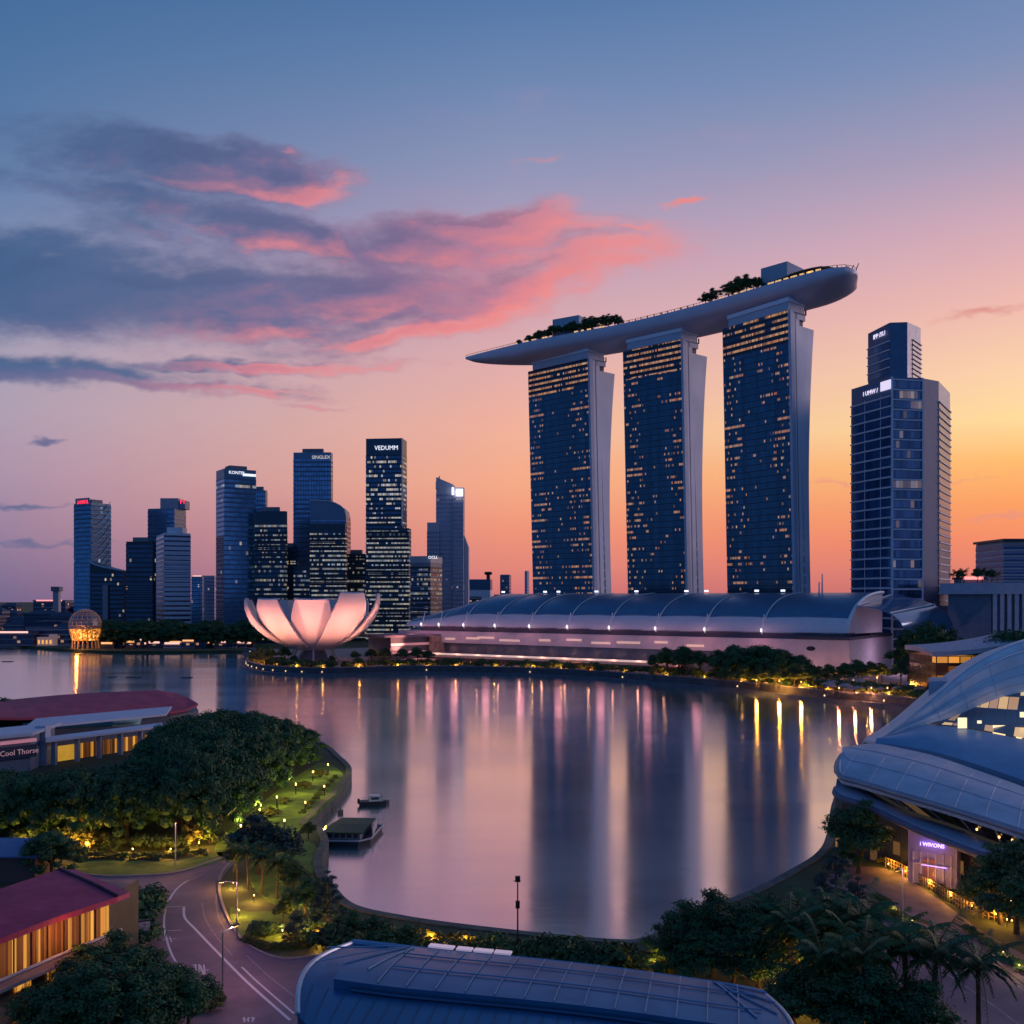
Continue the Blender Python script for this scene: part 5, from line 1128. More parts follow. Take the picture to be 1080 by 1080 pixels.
build('lit_arcade', MB().box((m_.x - 3 + dn.x * .45, m_.y + dn.y * .45, NEAR_Z + 2.0), (15, .3, 2.6), dr_), SHUT if False else mat('lit_arcade', (.6, .3, .1), .6, var=.5, scale=1.2, emit='#ff9a38', estr=.55), tb)
# ---------------------------------------------------------------- trees, palms, shrubs
def leafmat(name, c0, c1, rough=.55):
    m = bpy.data.materials.new(name); m.use_nodes = True; n = NT(m.node_tree); b = m.node_tree.nodes['Principled BSDF']; MATS[name] = m
    ge = n.new('ShaderNodeNewGeometry'); oi = n.new('ShaderNodeObjectInfo')
    r = S(n, ge.outputs['Random Per Island']) * .7 + S(n, oi.outputs['Random']) * .45
    cl_ = n.noise(S(n, ge.outputs['Position']), .35, 2.0)
    n.put(b.inputs['Base Color'], n.mix((r * .6 + n.maprange(cl_, .35, .65, 0, .6)).clamp(), (*c0, 1), (*c1, 1)))
    b.inputs['Roughness'].default_value = rough; b.inputs['Specular IOR Level'].default_value = .3
    return m
LF_DEEP = leafmat('leaf_deep', (.015, .052, .028), (.045, .125, .040))
LF_MID = leafmat('leaf_mid', (.030, .062, .020), (.085, .135, .035))
LF_BLUE = leafmat('leaf_blue', (.012, .034, .038), (.030, .075, .062))
LF_YELGLOW = leafmat('leaf_yellow_glow', (.06, .075, .02), (.15, .15, .04))  # yellow put into the leaf colour to help the golden lamp glow
def rnd_dir(rg):
    z = rg.uniform(-1, 1); a = rg.uniform(0, 2 * math.pi); q = math.sqrt(1 - z * z); return Vector((q * math.cos(a), q * math.sin(a), z))
def add_leaf(mb, p, nrm, s, rg, asp=.55):
    a = nrm.orthogonal().normalized(); a.rotate(Matrix.Rotation(rg.uniform(0, 6.28), 3, nrm)); b = nrm.cross(a) * asp
    mb.add([p - a * s, p + b * s * .9 + nrm * s * .12, p + a * s, p - b * s * .9 + nrm * s * .12], [(0, 1, 2, 3)])
def add_core(mb, c_, r, rg, sq=.8):
    rows = []
    for i in range(5):
        th = math.pi * (i + .15) / 4.3; rows.append([c_ + Vector((math.sin(th) * math.cos(2*math.pi*j/7), math.sin(th) * math.sin(2*math.pi*j/7), math.cos(th) * sq)) * r * rg.uniform(.8, 1.05) for j in range(7)])
    mb.loft(rows, close=True, flip=True)
def crown_mb(seed, clumps, per, leaf, core=.66, sq=.75, up=.35):
    rg = random.Random(seed); mb = MB()
    for c_, r in clumps:
        c_ = Vector(c_)
        if core: add_core(mb, c_, r * core, rg, sq)
        for _ in range(int(per * (r ** 1.6))):
            d = rnd_dir(rg)
            if d.z < -.35: d.z *= -.6
            k = rg.uniform(.66, 1.06) if rg.random() < .85 else rg.uniform(1.05, 1.25); p = c_ + Vector((d.x, d.y, d.z * sq)) * r * k
            nn = (d * .8 + rnd_dir(rg) * .6 + Vector((0, 0, up))).normalized(); add_leaf(mb, p, nn, leaf * rg.uniform(.7, 1.3), rg)
    return mb
def dome_clumps(seed, R_, H, n, rmin, rmax, z0, shell=.75, lobes=0.15):
    rg = random.Random(seed); out = []
    ph = rg.uniform(0, 6)
    for _ in range(n):
        a = rg.uniform(0, 2 * math.pi); q = math.sqrt(rg.uniform(.0, 1)); lob = 1 + lobes * math.sin(3 * a + ph) + lobes * .6 * math.sin(5 * a + ph * 2)
        x, y = q * R_ * lob * math.cos(a), q * R_ * lob * math.sin(a); top = H * math.sqrt(max(0.02, 1 - (q * .97) ** 2)); out.append(((x, y, z0 + top * rg.uniform(shell, 1.0)), rg.uniform(rmin, rmax)))
    return out
def trunk_mb(seed, h, r, spread, n, z_b):
    rg = random.Random(seed); mb = MB(); lean = Vector((rg.uniform(-.3, .3), rg.uniform(-.3, .3), 0))
    pts = [Vector((0, 0, -.3)), Vector((0, 0, h * .25)) + lean * .4, Vector((0, 0, h * .6)) + lean]; mb.path(pts, [r * 1.25, r, r * .7], 8)
    for k in range(n):
        a = 2 * math.pi * k / n + rg.uniform(-.3, .3); e = pts[2] + Vector((math.cos(a) * spread * rg.uniform(.5, 1), math.sin(a) * spread * rg.uniform(.5, 1), h * rg.uniform(.3, .55))); m_ = pts[2].lerp(e, .5) + Vector((0, 0, .3))
        mb.path([pts[2] - Vector((0, 0, h * rg.uniform(0, .25))), m_, e], [r * .5, r * .32, r * .12], 6)
    return mb
PROTO = {}
def make_tree(key, name, cat, crown, trunk, m, label='tree'):
    t = thing(name, (0, 0, -500), label, cat)
    BASE[t] = Vector((0, 0, 0)); build('trunk', trunk, BARK, t); BASE[t] = Vector((0, 0, 0)); build('crown', crown, m, t)
    PROTO[key] = t; return t
# umbrella trees about 10 m high, crown 14 m wide
for k in range(3):
    cl_ = dome_clumps(10 + k, 6.0, 6.6, 58, .95, 1.9, 2.6, .72, .22) + dome_clumps(40 + k, 4.2, 4.2, 12, 1.5, 2.1, 2.4, .5) + [((5.4 * math.cos(q * .63 + k), 5.4 * math.sin(q * .63 + k), 2.4 + (q * 7 % 5) * .45), 1.2 + (q % 3) * .25) for q in range(10)]
    make_tree(f'umb{k}', 'shade_tree', 'tree', crown_mb(20 + k, cl_, 52, .30, .7), trunk_mb(30 + k, 5.2, .38, 4, 6, 3), LF_DEEP)
for k in range(2):                                          # rounder trees, about 8 m
    cl_ = dome_clumps(50 + k, 2.6, 4.6, 26, .8, 1.5, 3.0, .35, .2) + dome_clumps(55 + k, 1.6, 5.4, 8, .9, 1.3, 2.6, .8)
    make_tree(f'rnd{k}', 'broadleaf_tree', 'tree', crown_mb(60 + k, cl_, 60, .26, .62), trunk_mb(65 + k, 5, .22, 1.8, 5, 2), LF_DEEP if k == 0 else LF_MID)
for k in range(2):                                          # same kind, fuller foliage for the near trees
    cl_ = dome_clumps(150 + k, 3.0, 5.0, 34, .7, 1.35, 2.6, .3, .28) + dome_clumps(155 + k, 1.9, 5.8, 9, .8, 1.2, 2.4, .8, .25)
    make_tree(f'near{k}', 'broadleaf_tree', 'tree', crown_mb(160 + k, cl_, 150, .17, .5, up=.5), trunk_mb(165 + k, 5, .22, 2.0, 6, 2), LF_DEEP)
cl_ = []
rg = random.Random(5)
for lv in range(7):                                         # tiered tree with drooping layers
    zz = 2.2 + lv * .95; rr = 2.9 * (1 - lv / 7.6) + .3
    for j in range(max(3, 8 - lv)): a = 2 * math.pi * j / max(3, 8 - lv) + lv * .7 + rg.uniform(-.3, .3); cl_.append(((math.cos(a) * rr * rg.uniform(.45, 1), math.sin(a) * rr * rg.uniform(.45, 1), zz + rg.uniform(-.2, .2)), rg.uniform(.5, .85)))
cl_.append(((0, 0, 9.1), .5))
make_tree('tier', 'tiered_tree', 'tree', crown_mb(70, cl_, 210, .17, .45, .5, .6), MB().path([Vector((0, 0, -.3)), Vector((.1, 0, 4)), Vector((0, 0, 9))], [.24, .17, .05], 7), LF_BLUE)
cl_ = dome_clumps(80, 2.2, 2.8, 26, .5, 1.0, 1.4, .3, .25)
make_tree('feather', 'feathery_tree', 'tree', crown_mb(81, cl_, 130, .2, .5), trunk_mb(82, 3, .16, 1.4, 6, 1), LF_BLUE)
# palm
def frond(mb, base, az, length, droop, rise, rg):
    ca, sa = math.cos(az), math.sin(az); pts = []
    for i in range(13):
        t = i / 12; pts.append(base + Vector((ca * length * t * (1 - .2 * t * droop), sa * length * t * (1 - .2 * t * droop), length * (rise * t - droop * t * t))))
    mb.path(pts, [.045 - .003 * i for i in range(13)], 4)
    for i in range(2, 13):
        for sd in (-1, 1):
            for h_ in (0, .5):
                p = pts[i-1].lerp(pts[i], h_); ll = length * .27 * (1 - abs(i / 12 - .45) * 1.1) * rg.uniform(.8, 1.15); tip = p + Vector((-sa, ca, 0)) * sd * ll * .75 + Vector((ca, sa, 0)) * ll * .6 + Vector((0, 0, -ll * rg.uniform(.15, .6))); w = Vector((ca, sa, .1)) * .055
                mb.add([p - w, p.lerp(tip, .5) - w, tip, p.lerp(tip, .5) + w, p + w], [(0, 1, 2, 3, 4)])
for k in range(2):
    rg = random.Random(90 + k); mb = MB(); top = Vector((.25, .1, 5.8))
    for j in range(26): q_ = j / 26; frond(mb, top + Vector((0, 0, .25 - .5 * q_)), j * 2.4 + rg.uniform(-.2, .2), rg.uniform(2.3, 3.2), .45 + .55 * q_, 1.15 - 1.05 * q_, rg)
    make_tree(f'palm{k}', 'palm_tree', 'palm', mb, MB().path([Vector((0, 0, -.3)), Vector((.05, 0, 2)), Vector((.2, .05, 4.2)), top], [.24, .17, .15, .17], 7), LF_DEEP if k else LF_MID)
def make_shrub(key, seed, m, leaf=.15, per=120, w=1.1, h=1.0, n=12):
    t = thing('shrub', (0, 0, -500), 'shrub', 'shrub'); BASE[t] = Vector((0, 0, 0))
    build('foliage', crown_mb(seed, dome_clumps(seed, w, h, n, .38, .7, .15, .3, .2), per, leaf, .6), m, t)
    mb = MB(); rg = random.Random(seed)
    for k in range(5): mb.tube((0, 0, -.2), (rg.uniform(-.5, .5), rg.uniform(-.5, .5), .8), .05, .03, 5)
    build('stem', mb, BARK, t); PROTO[key] = t
make_shrub('sh0', 100, LF_MID); make_shrub('sh1', 101, LF_YELGLOW); make_shrub('sh2', 102, LF_DEEP, .14, 130)
make_shrub('ball', 103, LF_DEEP, .10, 420, .75, .9, 22)
USED = {}
def put(key, x, y, z, sc, label, group, rz=None, zs=1.0, cat=None):
    pr = PROTO[key]; rz = random.uniform(0, 6.28) if rz is None else rz
    o = place(pr, (x, y, z), rz, (sc, sc, sc * zs), label, group); USED[key] = 1
    if cat: o['category'] = cat
    return o
def putg(key, px, py, sc, label, group, z=NEAR_Z, **k): p = G(px, py, z); return put(key, p.x, p.y, z, sc, label, group, **k)
def inside(p, pl):
    r = False
    for i in range(len(pl)):
        a, b = pl[i], pl[i-1]
        if (a[1] > p[1]) != (b[1] > p[1]) and p[0] < (b[0]-a[0]) * (p[1]-a[1]) / (b[1]-a[1]) + a[0]: r = not r
    return r
def scatter(pxs, z, dmin, n, seed):
    rg = random.Random(seed); pl = [(p.x, p.y) for p in (G(x, y, z) for x, y in pxs)]; xs = [p[0] for p in pl]; ys = [p[1] for p in pl]; out = []
    for _ in range(n * 40):
        p = (rg.uniform(min(xs), max(xs)), rg.uniform(min(ys), max(ys)))
        if inside(p, pl) and all((p[0]-q[0])**2 + (p[1]-q[1])**2 > dmin * dmin for q in out): out.append(p)
        if len(out) >= n: break
    return out
# grove on the left bank
sil = [(-200, 805), (60, 806), (140, 800), (165, 775), (180, 752), (215, 742), (270, 743), (300, 753), (330, 770), (352, 800), (380, 830)]
def sil_y(px):
    for (x0, y0), (x1, y1) in zip(sil, sil[1:]):
        if x0 <= px <= x1: return y0 + (y1 - y0) * (px - x0) / (x1 - x0)
    return 810
GROVE = scatter([(-60, 884), (20, 889), (100, 893), (190, 892), (226, 886), (262, 857), (303, 822), (326, 804), (322, 798), (250, 794), (190, 796), (168, 806), (150, 832), (60, 842), (-60, 850)], NEAR_Z, 5.2, 105, 3)
for i, (x, y) in enumerate(GROVE):
    px = 540 + FPX * x / y; zt = CAM_H - (sil_y(px) + 3 - HOR) * y / FPX; hgt = min(14.5, max(5.5, zt - NEAR_Z)) * random.uniform(.88, 1.0)
    wd = random.uniform(.78, 1.0) * (1.05 if hgt > 10 else .9); o = put(f'umb{i % 3}', x, y, NEAR_Z, wd, 'dark umbrella-crowned tree of the dense grove on the left bank', 'trees of the grove on the left bank'); o.scale.z = hgt / 10.4
for (px, py, s) in ((20, 893, 1.5), (60, 894, 1.9), (78, 892, 2.2), (98, 893, 1.8), (205, 891, 2.0), (222, 890, 1.6), (120, 897, 1.2), (150, 896, 1.3), (172, 897, 1.3), (188, 896, 1.2)):
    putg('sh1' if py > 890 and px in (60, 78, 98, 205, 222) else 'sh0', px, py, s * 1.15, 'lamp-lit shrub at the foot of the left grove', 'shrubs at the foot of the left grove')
for i in range(16): putg('sh0' if i % 2 else 'sh2', 78 + i * 9, 905 - (3 if i > 10 else 0) + random.uniform(-1.5, 1.5), random.uniform(.45, .8), 'small shrub in the verge above the road bend', 'shrubs in the verge above the road')
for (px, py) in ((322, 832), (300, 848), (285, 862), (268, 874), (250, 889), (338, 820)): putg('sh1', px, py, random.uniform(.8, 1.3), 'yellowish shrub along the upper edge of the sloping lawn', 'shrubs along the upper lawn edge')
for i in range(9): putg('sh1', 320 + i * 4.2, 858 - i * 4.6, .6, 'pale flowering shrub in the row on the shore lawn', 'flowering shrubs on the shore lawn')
# shore garden beside the road
for (px, py, k, s, lb, zs) in ((272, 922, 'feather', 1.75, 'dark blue-green feathery tree where the lawn meets the road', .95), (288, 916, 'feather', 1.4, 'smaller blue-green feathery tree above the lawn bump', .9),
                           (250, 930, 'palm0', .72, 'short palm nearest the road bend', 1), (262, 938, 'palm0', .8, 'palm second from the road bend', 1), (276, 944, 'palm1', .8, 'dark palm in front of the feathery tree', 1), (292, 948, 'palm0', .75, 'palm above the round lawn', 1),
                           (310, 950, 'rnd1', .62, 'green broadleaf tree on the lawn bump', 1), (322, 972, 'near1', .66, 'dark broadleaf tree behind the clipped hedge', .9), (345, 984, 'tier', .72, 'tiered dark tree at the shore beside the round lawn', 1), (333, 966, 'rnd1', .55, 'small green tree at the shore behind the lawn', .9),
                           (300, 975, 'rnd1', .36, 'little olive tree on the round lawn', 1), (312, 990, 'feather', .7, 'low feathery bush beside the clipped hedge', .9), (325, 885, 'rnd1', .4, 'small tree on the shore bump beside the barge', .8)):
    putg(k, px, py, s, lb, None, zs=zs)
putg('ball', 277, 986, 1.35, 'dark clipped round bush on the small lawn', None, zs=1.0)
for i in range(18):
    t = i / 17; a = R(200 + 150 * t); putg('sh0' if i % 3 else 'sh1', 294 + 36 * math.cos(a), 984 - 14 * math.sin(a) + 3, .5, 'clipped hedge shrub curving round the small lawn', 'hedge round the small lawn')
for i in range(14): putg(('sh0', 'sh2', 'sh1')[i % 3], 305 + (i * 37) % 46, 982 + (i * 13) % 17, random.uniform(.6, 1.0), 'shrub in the bed between the small lawn and the shore', 'shrubs beside the small lawn')
# hedge along the near shore
for i in range(46):
    t = i / 45; px = 352 + 355 * t; py = (1000 + 26 * t if t < .8 else 1021 + (t - .8) * 20) + (i % 3) * 3.0; k = ('sh2', 'sh0', 'sh2', 'sh0', 'sh1')[i % 5] if not .25 < t < .45 else 'sh1'
    putg(k, px, py, random.uniform(1.5, 2.1) if t < .9 else 1.5, 'dense hedge shrub along the near shore above the blue roof', 'hedge shrubs along the near shore')
for (px, py, s) in ((372, 1000, .55), (395, 1003, .5), (430, 1008, .45), (590, 1024, .42), (560, 1022, .4), (620, 1026, .42)): putg('near1', px, py, s, 'small tree standing in the shore hedge', 'small trees in the near shore hedge', zs=.85)
# dark trees lower right
for (px, py, k, s, zs) in ((722, 1032, 'near0', .92, .95), (752, 1030, 'near1', 1.05, .95), (785, 1032, 'near0', 1.0, .9), (815, 1028, 'near1', .95, .95), (735, 1042, 'near1', .8, .8), (772, 1046, 'near0', .85, .8), (845, 1038, 'near0', 1.0, .95), (700, 1036, 'near1', .62, .8), (800, 1050, 'near1', .9, .8)):
    putg(k, px, py, s, 'dark bushy tree in the clump right of the blue roof', 'dark trees right of the blue roof', zs=zs)
for (px, py, k, s) in ((832, 1062, 'palm1', 1.25), (858, 1068, 'palm0', 1.2), (870, 1048, 'palm1', 1.3), (895, 1075, 'palm0', 1.25), (905, 1062, 'palm1', 1.35), (935, 1085, 'palm1', 1.3), (958, 1098, 'palm0', 1.3), (915, 1105, 'palm0', 1.25), (870, 1098, 'palm1', 1.2), (985, 1112, 'palm1', 1.4)):
    putg(k, px, py, s, 'palm in the dark clump along the lower right road', 'palms along the lower right road')
for (px, py, k, s, zs) in ((880, 1105, 'near0', 1.1, .8), (925, 1120, 'near1', 1.1, .8), (965, 1125, 'near0', 1.05, .8), (840, 1092, 'near0', .9, .8)): putg(k, px, py, s, 'dense dark tree at the very bottom edge among the palms', 'dark trees among the palms', zs=zs)
putg('palm1', 1032, 1112, 1.2, 'tall palm standing alone at the bottom right over the road', None)
putg('tier', 882, 985, 1.0, 'spiky tiered tree at the shore, left of the plaza', None); putg('tier', 866, 975, .62, 'smaller tiered tree beside the spiky one at the shore', None); putg('tier', 905, 990, .7, 'low tiered tree nearest the planted road median', None)
putg('near0', 905, 921, 1.22, 'big dark round tree in front of the pavilion canopy corner', None); putg('near1', 890, 926, .6, 'lower leafy tree at the foot of the canopy corner tree', None)
putg('near0', 1056, 975, 1.2, 'big dark tree with string lights right of the pavilion entrance', None, zs=.9); putg('near1', 1072, 985, 1.2, 'dark tree at the right edge beside the plaza hedge', None); putg('near0', 1090, 1010, 1.2, 'dark tree cut by the right edge above the kerb', None)
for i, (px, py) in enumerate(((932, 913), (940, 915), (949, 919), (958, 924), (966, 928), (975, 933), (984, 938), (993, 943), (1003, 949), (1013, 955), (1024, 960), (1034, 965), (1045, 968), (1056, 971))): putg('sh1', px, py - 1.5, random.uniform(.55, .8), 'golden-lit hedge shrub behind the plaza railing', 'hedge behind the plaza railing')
for i in range(26):
    t = i / 25; putg(('sh2', 'sh0')[i % 2], 922 + 72 * t + random.uniform(-3, 3), 952 + 52 * t + random.uniform(-4, 4), random.uniform(.45, .75), 'low shrub in the planted median between the two lanes', 'shrubs in the planted median')
for i in range(12): t = i / 11; putg('sh2', 1018 + 62 * t, 978 + 46 * t + 2, random.uniform(.45, .7), 'low dark shrub along the right kerb', 'shrubs along the right kerb')
# trees near the red-roofed house
putg('umb1', 55, 925, .62, 'dark domed tree behind the red roof ridge', None); 
for (px, py, k, s, zs) in ((95, 1062, 'near0', .85, .80), (122, 1056, 'near1', .95, .80), (150, 1062, 'near0', .85, .78), (72, 1082, 'near1', .85, .80), (108, 1086, 'near0', 1.0, .82), (140, 1090, 'near1', 1.0, .82), (165, 1078, 'near0', .8, .8), (60, 1112, 'near0', 1.0, .8), (95, 1118, 'near1', 1.05, .85), (130, 1124, 'near0', 1.1, .85), (165, 1112, 'near1', 1.0, .8)): putg(k, px, py, s, 'dark bushy tree in the clump below the red-roofed building', 'dark trees below the red-roofed building', zs=zs)
putg('near1', 198, 1090, .72, 'green tree at the road edge in lamp light, lower left', None, zs=.9); putg('near1', 184, 1102, .75, 'green tree behind the lamp-lit one at the lower left', None)
for (px, py) in ((138, 962), (144, 970), (146, 985), (140, 1000), (150, 960), (138, 985)): putg('sh2', px, py, 2.2, 'tall dark shrub in the bed beside the red-roofed building', 'dark shrubs beside the red-roofed building')
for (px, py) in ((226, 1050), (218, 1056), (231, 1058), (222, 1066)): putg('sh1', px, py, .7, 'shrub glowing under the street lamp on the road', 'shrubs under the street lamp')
putg('umb0', -2, 776, 1.0, 'dark tree at the left edge beyond the red terminal roof', None)

# far promenade: golden shrubs and trees
shore = [(p, q) for p, q in zip(offset(quay, 3.2), offset(quay, 7.5))]
for i in range(2, 94, 1):
    a, b = shore[i]; 
    for c_ in (a, b):
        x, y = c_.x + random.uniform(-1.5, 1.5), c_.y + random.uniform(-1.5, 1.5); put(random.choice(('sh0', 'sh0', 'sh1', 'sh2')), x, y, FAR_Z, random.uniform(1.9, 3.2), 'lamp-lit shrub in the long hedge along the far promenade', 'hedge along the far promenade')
def far(px, d, h, key, lb, gp, wf=1.0):
    H0 = {'umb0': 10.4, 'umb1': 10.4, 'umb2': 10.4, 'rnd0': 8.8, 'rnd1': 8.8, 'near0': 8.8}[key]; o = put(key, (px - 540) * d / FPX, d, FAR_Z - .2, h / H0 * wf, lb, gp); o.scale.z = h / H0; return o
for (px, d, h, w) in ((690, 470, 10, 1), (704, 462, 14, 1.0), (720, 455, 15, 1.1), (738, 450, 13, 1), (760, 440, 14, 1.1), (782, 432, 15.5, 1.2), (802, 425, 16.5, 1.2), (822, 420, 15.5, 1.2), (842, 418, 13, 1.2), (716, 470, 12, 1), (772, 450, 16, 1)):
    far(px, d, h, random.choice(('rnd0', 'umb0', 'rnd1')), 'leafy tree of the dark row before the mall wall', 'trees before the mall wall', w)
for (px, d, h) in ((800, 405, 8), (818, 400, 9), (838, 398, 10), (856, 396, 10.5), (874, 400, 10), (862, 404, 9), (890, 408, 10), (905, 415, 11), (918, 418, 10), (930, 425, 9), (780, 410, 7.5), (765, 415, 7)):
    far(px, d, h, 'rnd1', 'lamp-lit green tree below the white mall corner', 'lit trees below the mall corner', 1.2)
for (px, d, h) in ((958, 430, 24), (972, 425, 28), (985, 420, 26), (966, 415, 20), (995, 440, 26), (950, 410, 12)): far(px, d, h, 'near0' if px != 985 else 'rnd0', 'tall dark tree between the mall corner and the grey hall', 'tall trees beside the grey hall', .8)
for (px, d, h) in ((1022, 370, 18), (1036, 365, 21), (1050, 360, 24), (1064, 355, 26), (1080, 350, 26), (1044, 350, 18), (1070, 340, 20), (1015, 355, 13)): far(px, d, h, random.choice(('umb0', 'umb1', 'rnd0')), 'dark tree of the mass in front of the grey hall columns', 'trees before the grey hall', 1.0)
for (px, d, h) in ((392, 560, 8), (405, 555, 9), (425, 545, 9), (440, 545, 10), (452, 548, 8), (285, 560, 8), (300, 558, 9), (375, 556, 7), (310, 548, 5), (350, 546, 5)): far(px, d, h, 'rnd0', 'small dark tree around the lotus museum', 'trees around the lotus museum', 1.2)
for i in range(46):
    px = 100 + i * 3.7 + random.uniform(-2, 2); far(px, 765 + random.uniform(-14, 30), random.uniform(13, 21), ('umb0', 'rnd0', 'umb2')[i % 3], 'dark tree of the belt along the far left shore', 'tree belt along the far left shore', 1.1)
for (px, h) in ((1004, 5.5), (1009, 7), (1013, 6), (1017, 7.5), (1031, 7), (1036, 8), (1041, 7), (1046, 6.5), (1052, 6)):
    d = 500; put(random.choice(('palm0', 'palm1', 'rnd0')), (px - 540) * d / FPX, d, HZ(622, 475) + 3.2, h / 7.5, 'small tree of the roof garden on the grey hall', 'roof garden trees on the grey hall')
# sky park garden
for px, fr_, s in ((546, .25, .42), (552, .3, .5), (560, .22, .5), (568, .2, .45), (590, .12, .45), (596, .12, .5), (602, .12, .55), (578, .08, .5), (586, .08, .45), (622, .1, .6), (648, .15, .55), (537, .3, .35), (609, .15, .6), (616, .15, .62), (626, .2, .82), (634, .2, .8), (642, .2, .75), (606, .3, .6), (573, .15, .4)):
    p, _ = deck_at(px, fr_); put('near0' if px > 600 else 'rnd0', p.x, p.y, ZD - .2, s * (2.1 if px < 620 else 1.55), 'dark roof garden tree on the left half of the sky park', 'sky park trees, left half')
for px, fr_, s in ((740, .15, .7), (747, .15, .8), (756, .2, .95), (766, .2, .95), (774, .15, 1.0), (781, .15, .95), (790, .15, .75), (797, .12, .6)):
    p, _ = deck_at(px, fr_); put('near1' if px % 2 else 'near0', p.x, p.y, ZD - .2, s * 1.45, 'dark roof garden tree near the right sky park lift house', 'sky park trees, right half')
# ---------------------------------------------------------------- lamps
def garden_lamp(label, group, h=1.1):
    t = thing('garden_lamp', (0, 0, -400), label, 'lamp', group); BASE[t] = Vector((0, 0, 0))
    build('post', MB().tube((0, 0, -.2), (0, 0, h), .07, .06, 8), DARK, t); build('lantern', MB().lathe([(.02, h), (.08, h + .03), (.09, h + .2), (.02, h + .28)], (0, 0, 0), 10), LAMPM, t)
    return t
GL = garden_lamp('low garden lamp', 'g'); LAMPN = 0
def lamp(x, y, z, power, label, group, color='#ffb347', s=1.0):
    o = place(GL, (x, y, z), 0, s, label, group); l = point('lamp_light', (0, 0, .55 if y > 240 else 1.7), power * (1.5 if y < 240 else 1), color, None, .4 if y > 240 else .25); l.parent = o; return o
for i in range(3, 92, 3):
    a, b = shore[i][0].lerp(shore[i][1], -.42), 0; lamp(a.x, a.y, FAR_Z, 2800, 'small lamp before the hedge on the far promenade', 'lamps along the far promenade', '#ffa64c', 1.2)
for i in range(5, 92, 8):
    a = shore[i][0].lerp(shore[i][1], .9); lamp(a.x, a.y, FAR_Z + .4, 4200, 'raised lamp behind the far promenade hedge', 'lamps behind the far promenade hedge', '#ffa64c', 1.4)
for (px, d) in ((845, 392), (870, 392), (900, 400), (925, 415), (798, 400), (822, 397)): lamp((px - 540) * d / FPX, d, FAR_Z, 6500, 'lamp at the foot of the lit trees below the mall corner', 'lamps below the mall corner', '#ffa640', 2.2)
for (px, py, w_) in ((25, 898, 500), (70, 899, 900), (92, 899, 800), (140, 903, 420), (210, 896, 700), (180, 903, 420)): p = G(px, py); lamp(p.x, p.y, NEAR_Z, w_, 'garden lamp at the foot of the left grove', 'lamps at the foot of the left grove', '#ffb347', .8)
for (px, py, w_) in ((346, 816, 420), (330, 824, 380), (312, 838, 420), (292, 852, 420), (274, 866, 420), (254, 884, 420), (322, 858, 260), (342, 840, 260), (300, 878, 260)): p = G(px, py); lamp(p.x, p.y, NEAR_Z, w_, 'garden lamp along the sloping shore lawn', 'lamps along the shore lawn', '#ffd868', 1.5)
for (px, py, w_) in ((246, 938, 480), (268, 952, 420), (252, 968, 300), (318, 978, 420), (298, 990, 240), (335, 995, 500), (345, 1000, 300)): p = G(px, py); lamp(p.x, p.y, NEAR_Z, w_, 'garden lamp between the road and the shore trees', 'lamps of the shore garden', '#ffb650', .7)
for (px, py, w_) in ((455, 1010, 380), (490, 1014, 380), (690, 1040, 260), (835, 1052, 420), (820, 1070, 300), (890, 1098, 300)): p = G(px, py); lamp(p.x, p.y, NEAR_Z + .6, w_, 'hidden lamp among the shrubs around the blue roof', 'lamps among the shrubs by the blue roof', '#ffb03e')
for (px, py, w_) in ((937, 918, 210), (955, 926, 210), (980, 939, 210), (1003, 952, 210), (1025, 963, 210), (1050, 972, 210), (1062, 978, 210)): p = G(px, py); lamp(p.x, p.y, NEAR_Z, w_, 'lamp in the golden hedge before the pavilion', 'lamps in the pavilion hedge', '#ffac3a', .7)
for (px, py) in ((945, 966), (962, 978), (980, 992), (1058, 1012), (1075, 1026)): p = G(px, py); lamp(p.x, p.y, NEAR_Z, 60, 'small lamp among the low shrubs beside the lanes', 'lamps beside the lanes', '#ffc890', .6)
# string lights in the tree
sl_ = thing('string_lights', G(1060, 965), 'string of small warm bulbs hanging in the big tree by the entrance', 'lights'); p0 = P(1064, 925, 115)
prev = None
for k in range(9):
    p = p0 + Vector((math.sin(k * 1.7) * .35, -1.2, -k * .75)); build('bulb', MB().lathe([(.01, -.1), (.1, 0), (.01, .1)], p, 6), LAMPM, sl_)
    if prev is not None: build('wire', MB().tube(prev, p, .015, .015, 4), DARK, sl_)
    prev = p
# quay wall lamps
qw = [o for o in COL.objects if o.name == 'quay_wall'][0]; ql = offset(quay, -1.3)
for i in list(range(12, 66, 9)) + list(range(66, 96, 2)):
    a = ql[i]; build('wall_lamp', MB().lathe([(.01, 1.75), (.30, 1.9), (.30, 2.3), (.01, 2.5)], (a.x, a.y, 0), 8), mat('quay_lamp', (.9, .8, .7), .4, var=0, emit='#ffd8a0', estr=1.3), qw)
# street lamps
def street_lamp(label, px, py, h, power, rz):
    p = G(px, py); t = thing('street_lamp', p, label, 'street lamp', None); dx_, dy_ = math.cos(rz), math.sin(rz)
    build('pole', MB().tube(p - Vector((0, 0, .2)), p + Vector((0, 0, h)), .11, .07, 8), STEEL, t); e = p + Vector((dx_ * 1.6, dy_ * 1.6, h + .25)); build('arm', MB().tube(p + Vector((0, 0, h)), e, .05, .05, 6), STEEL, t)
    hd = build('lamp_head', MB().box(e + Vector((0, 0, -.02)), (.7, .3, .14), rz), DARK, t); BASE[hd] = BASE[t]; build('lens', MB().box(e + Vector((0, 0, -.12)), (.5, .2, .05), rz), LAMPM, hd); point('lamp_light', e + Vector((0, 0, -.5)), power, '#f49aa8', t, .2)
street_lamp('tall street lamp beside the white double road line', 235, 1048, 5.6, 420, R(60))
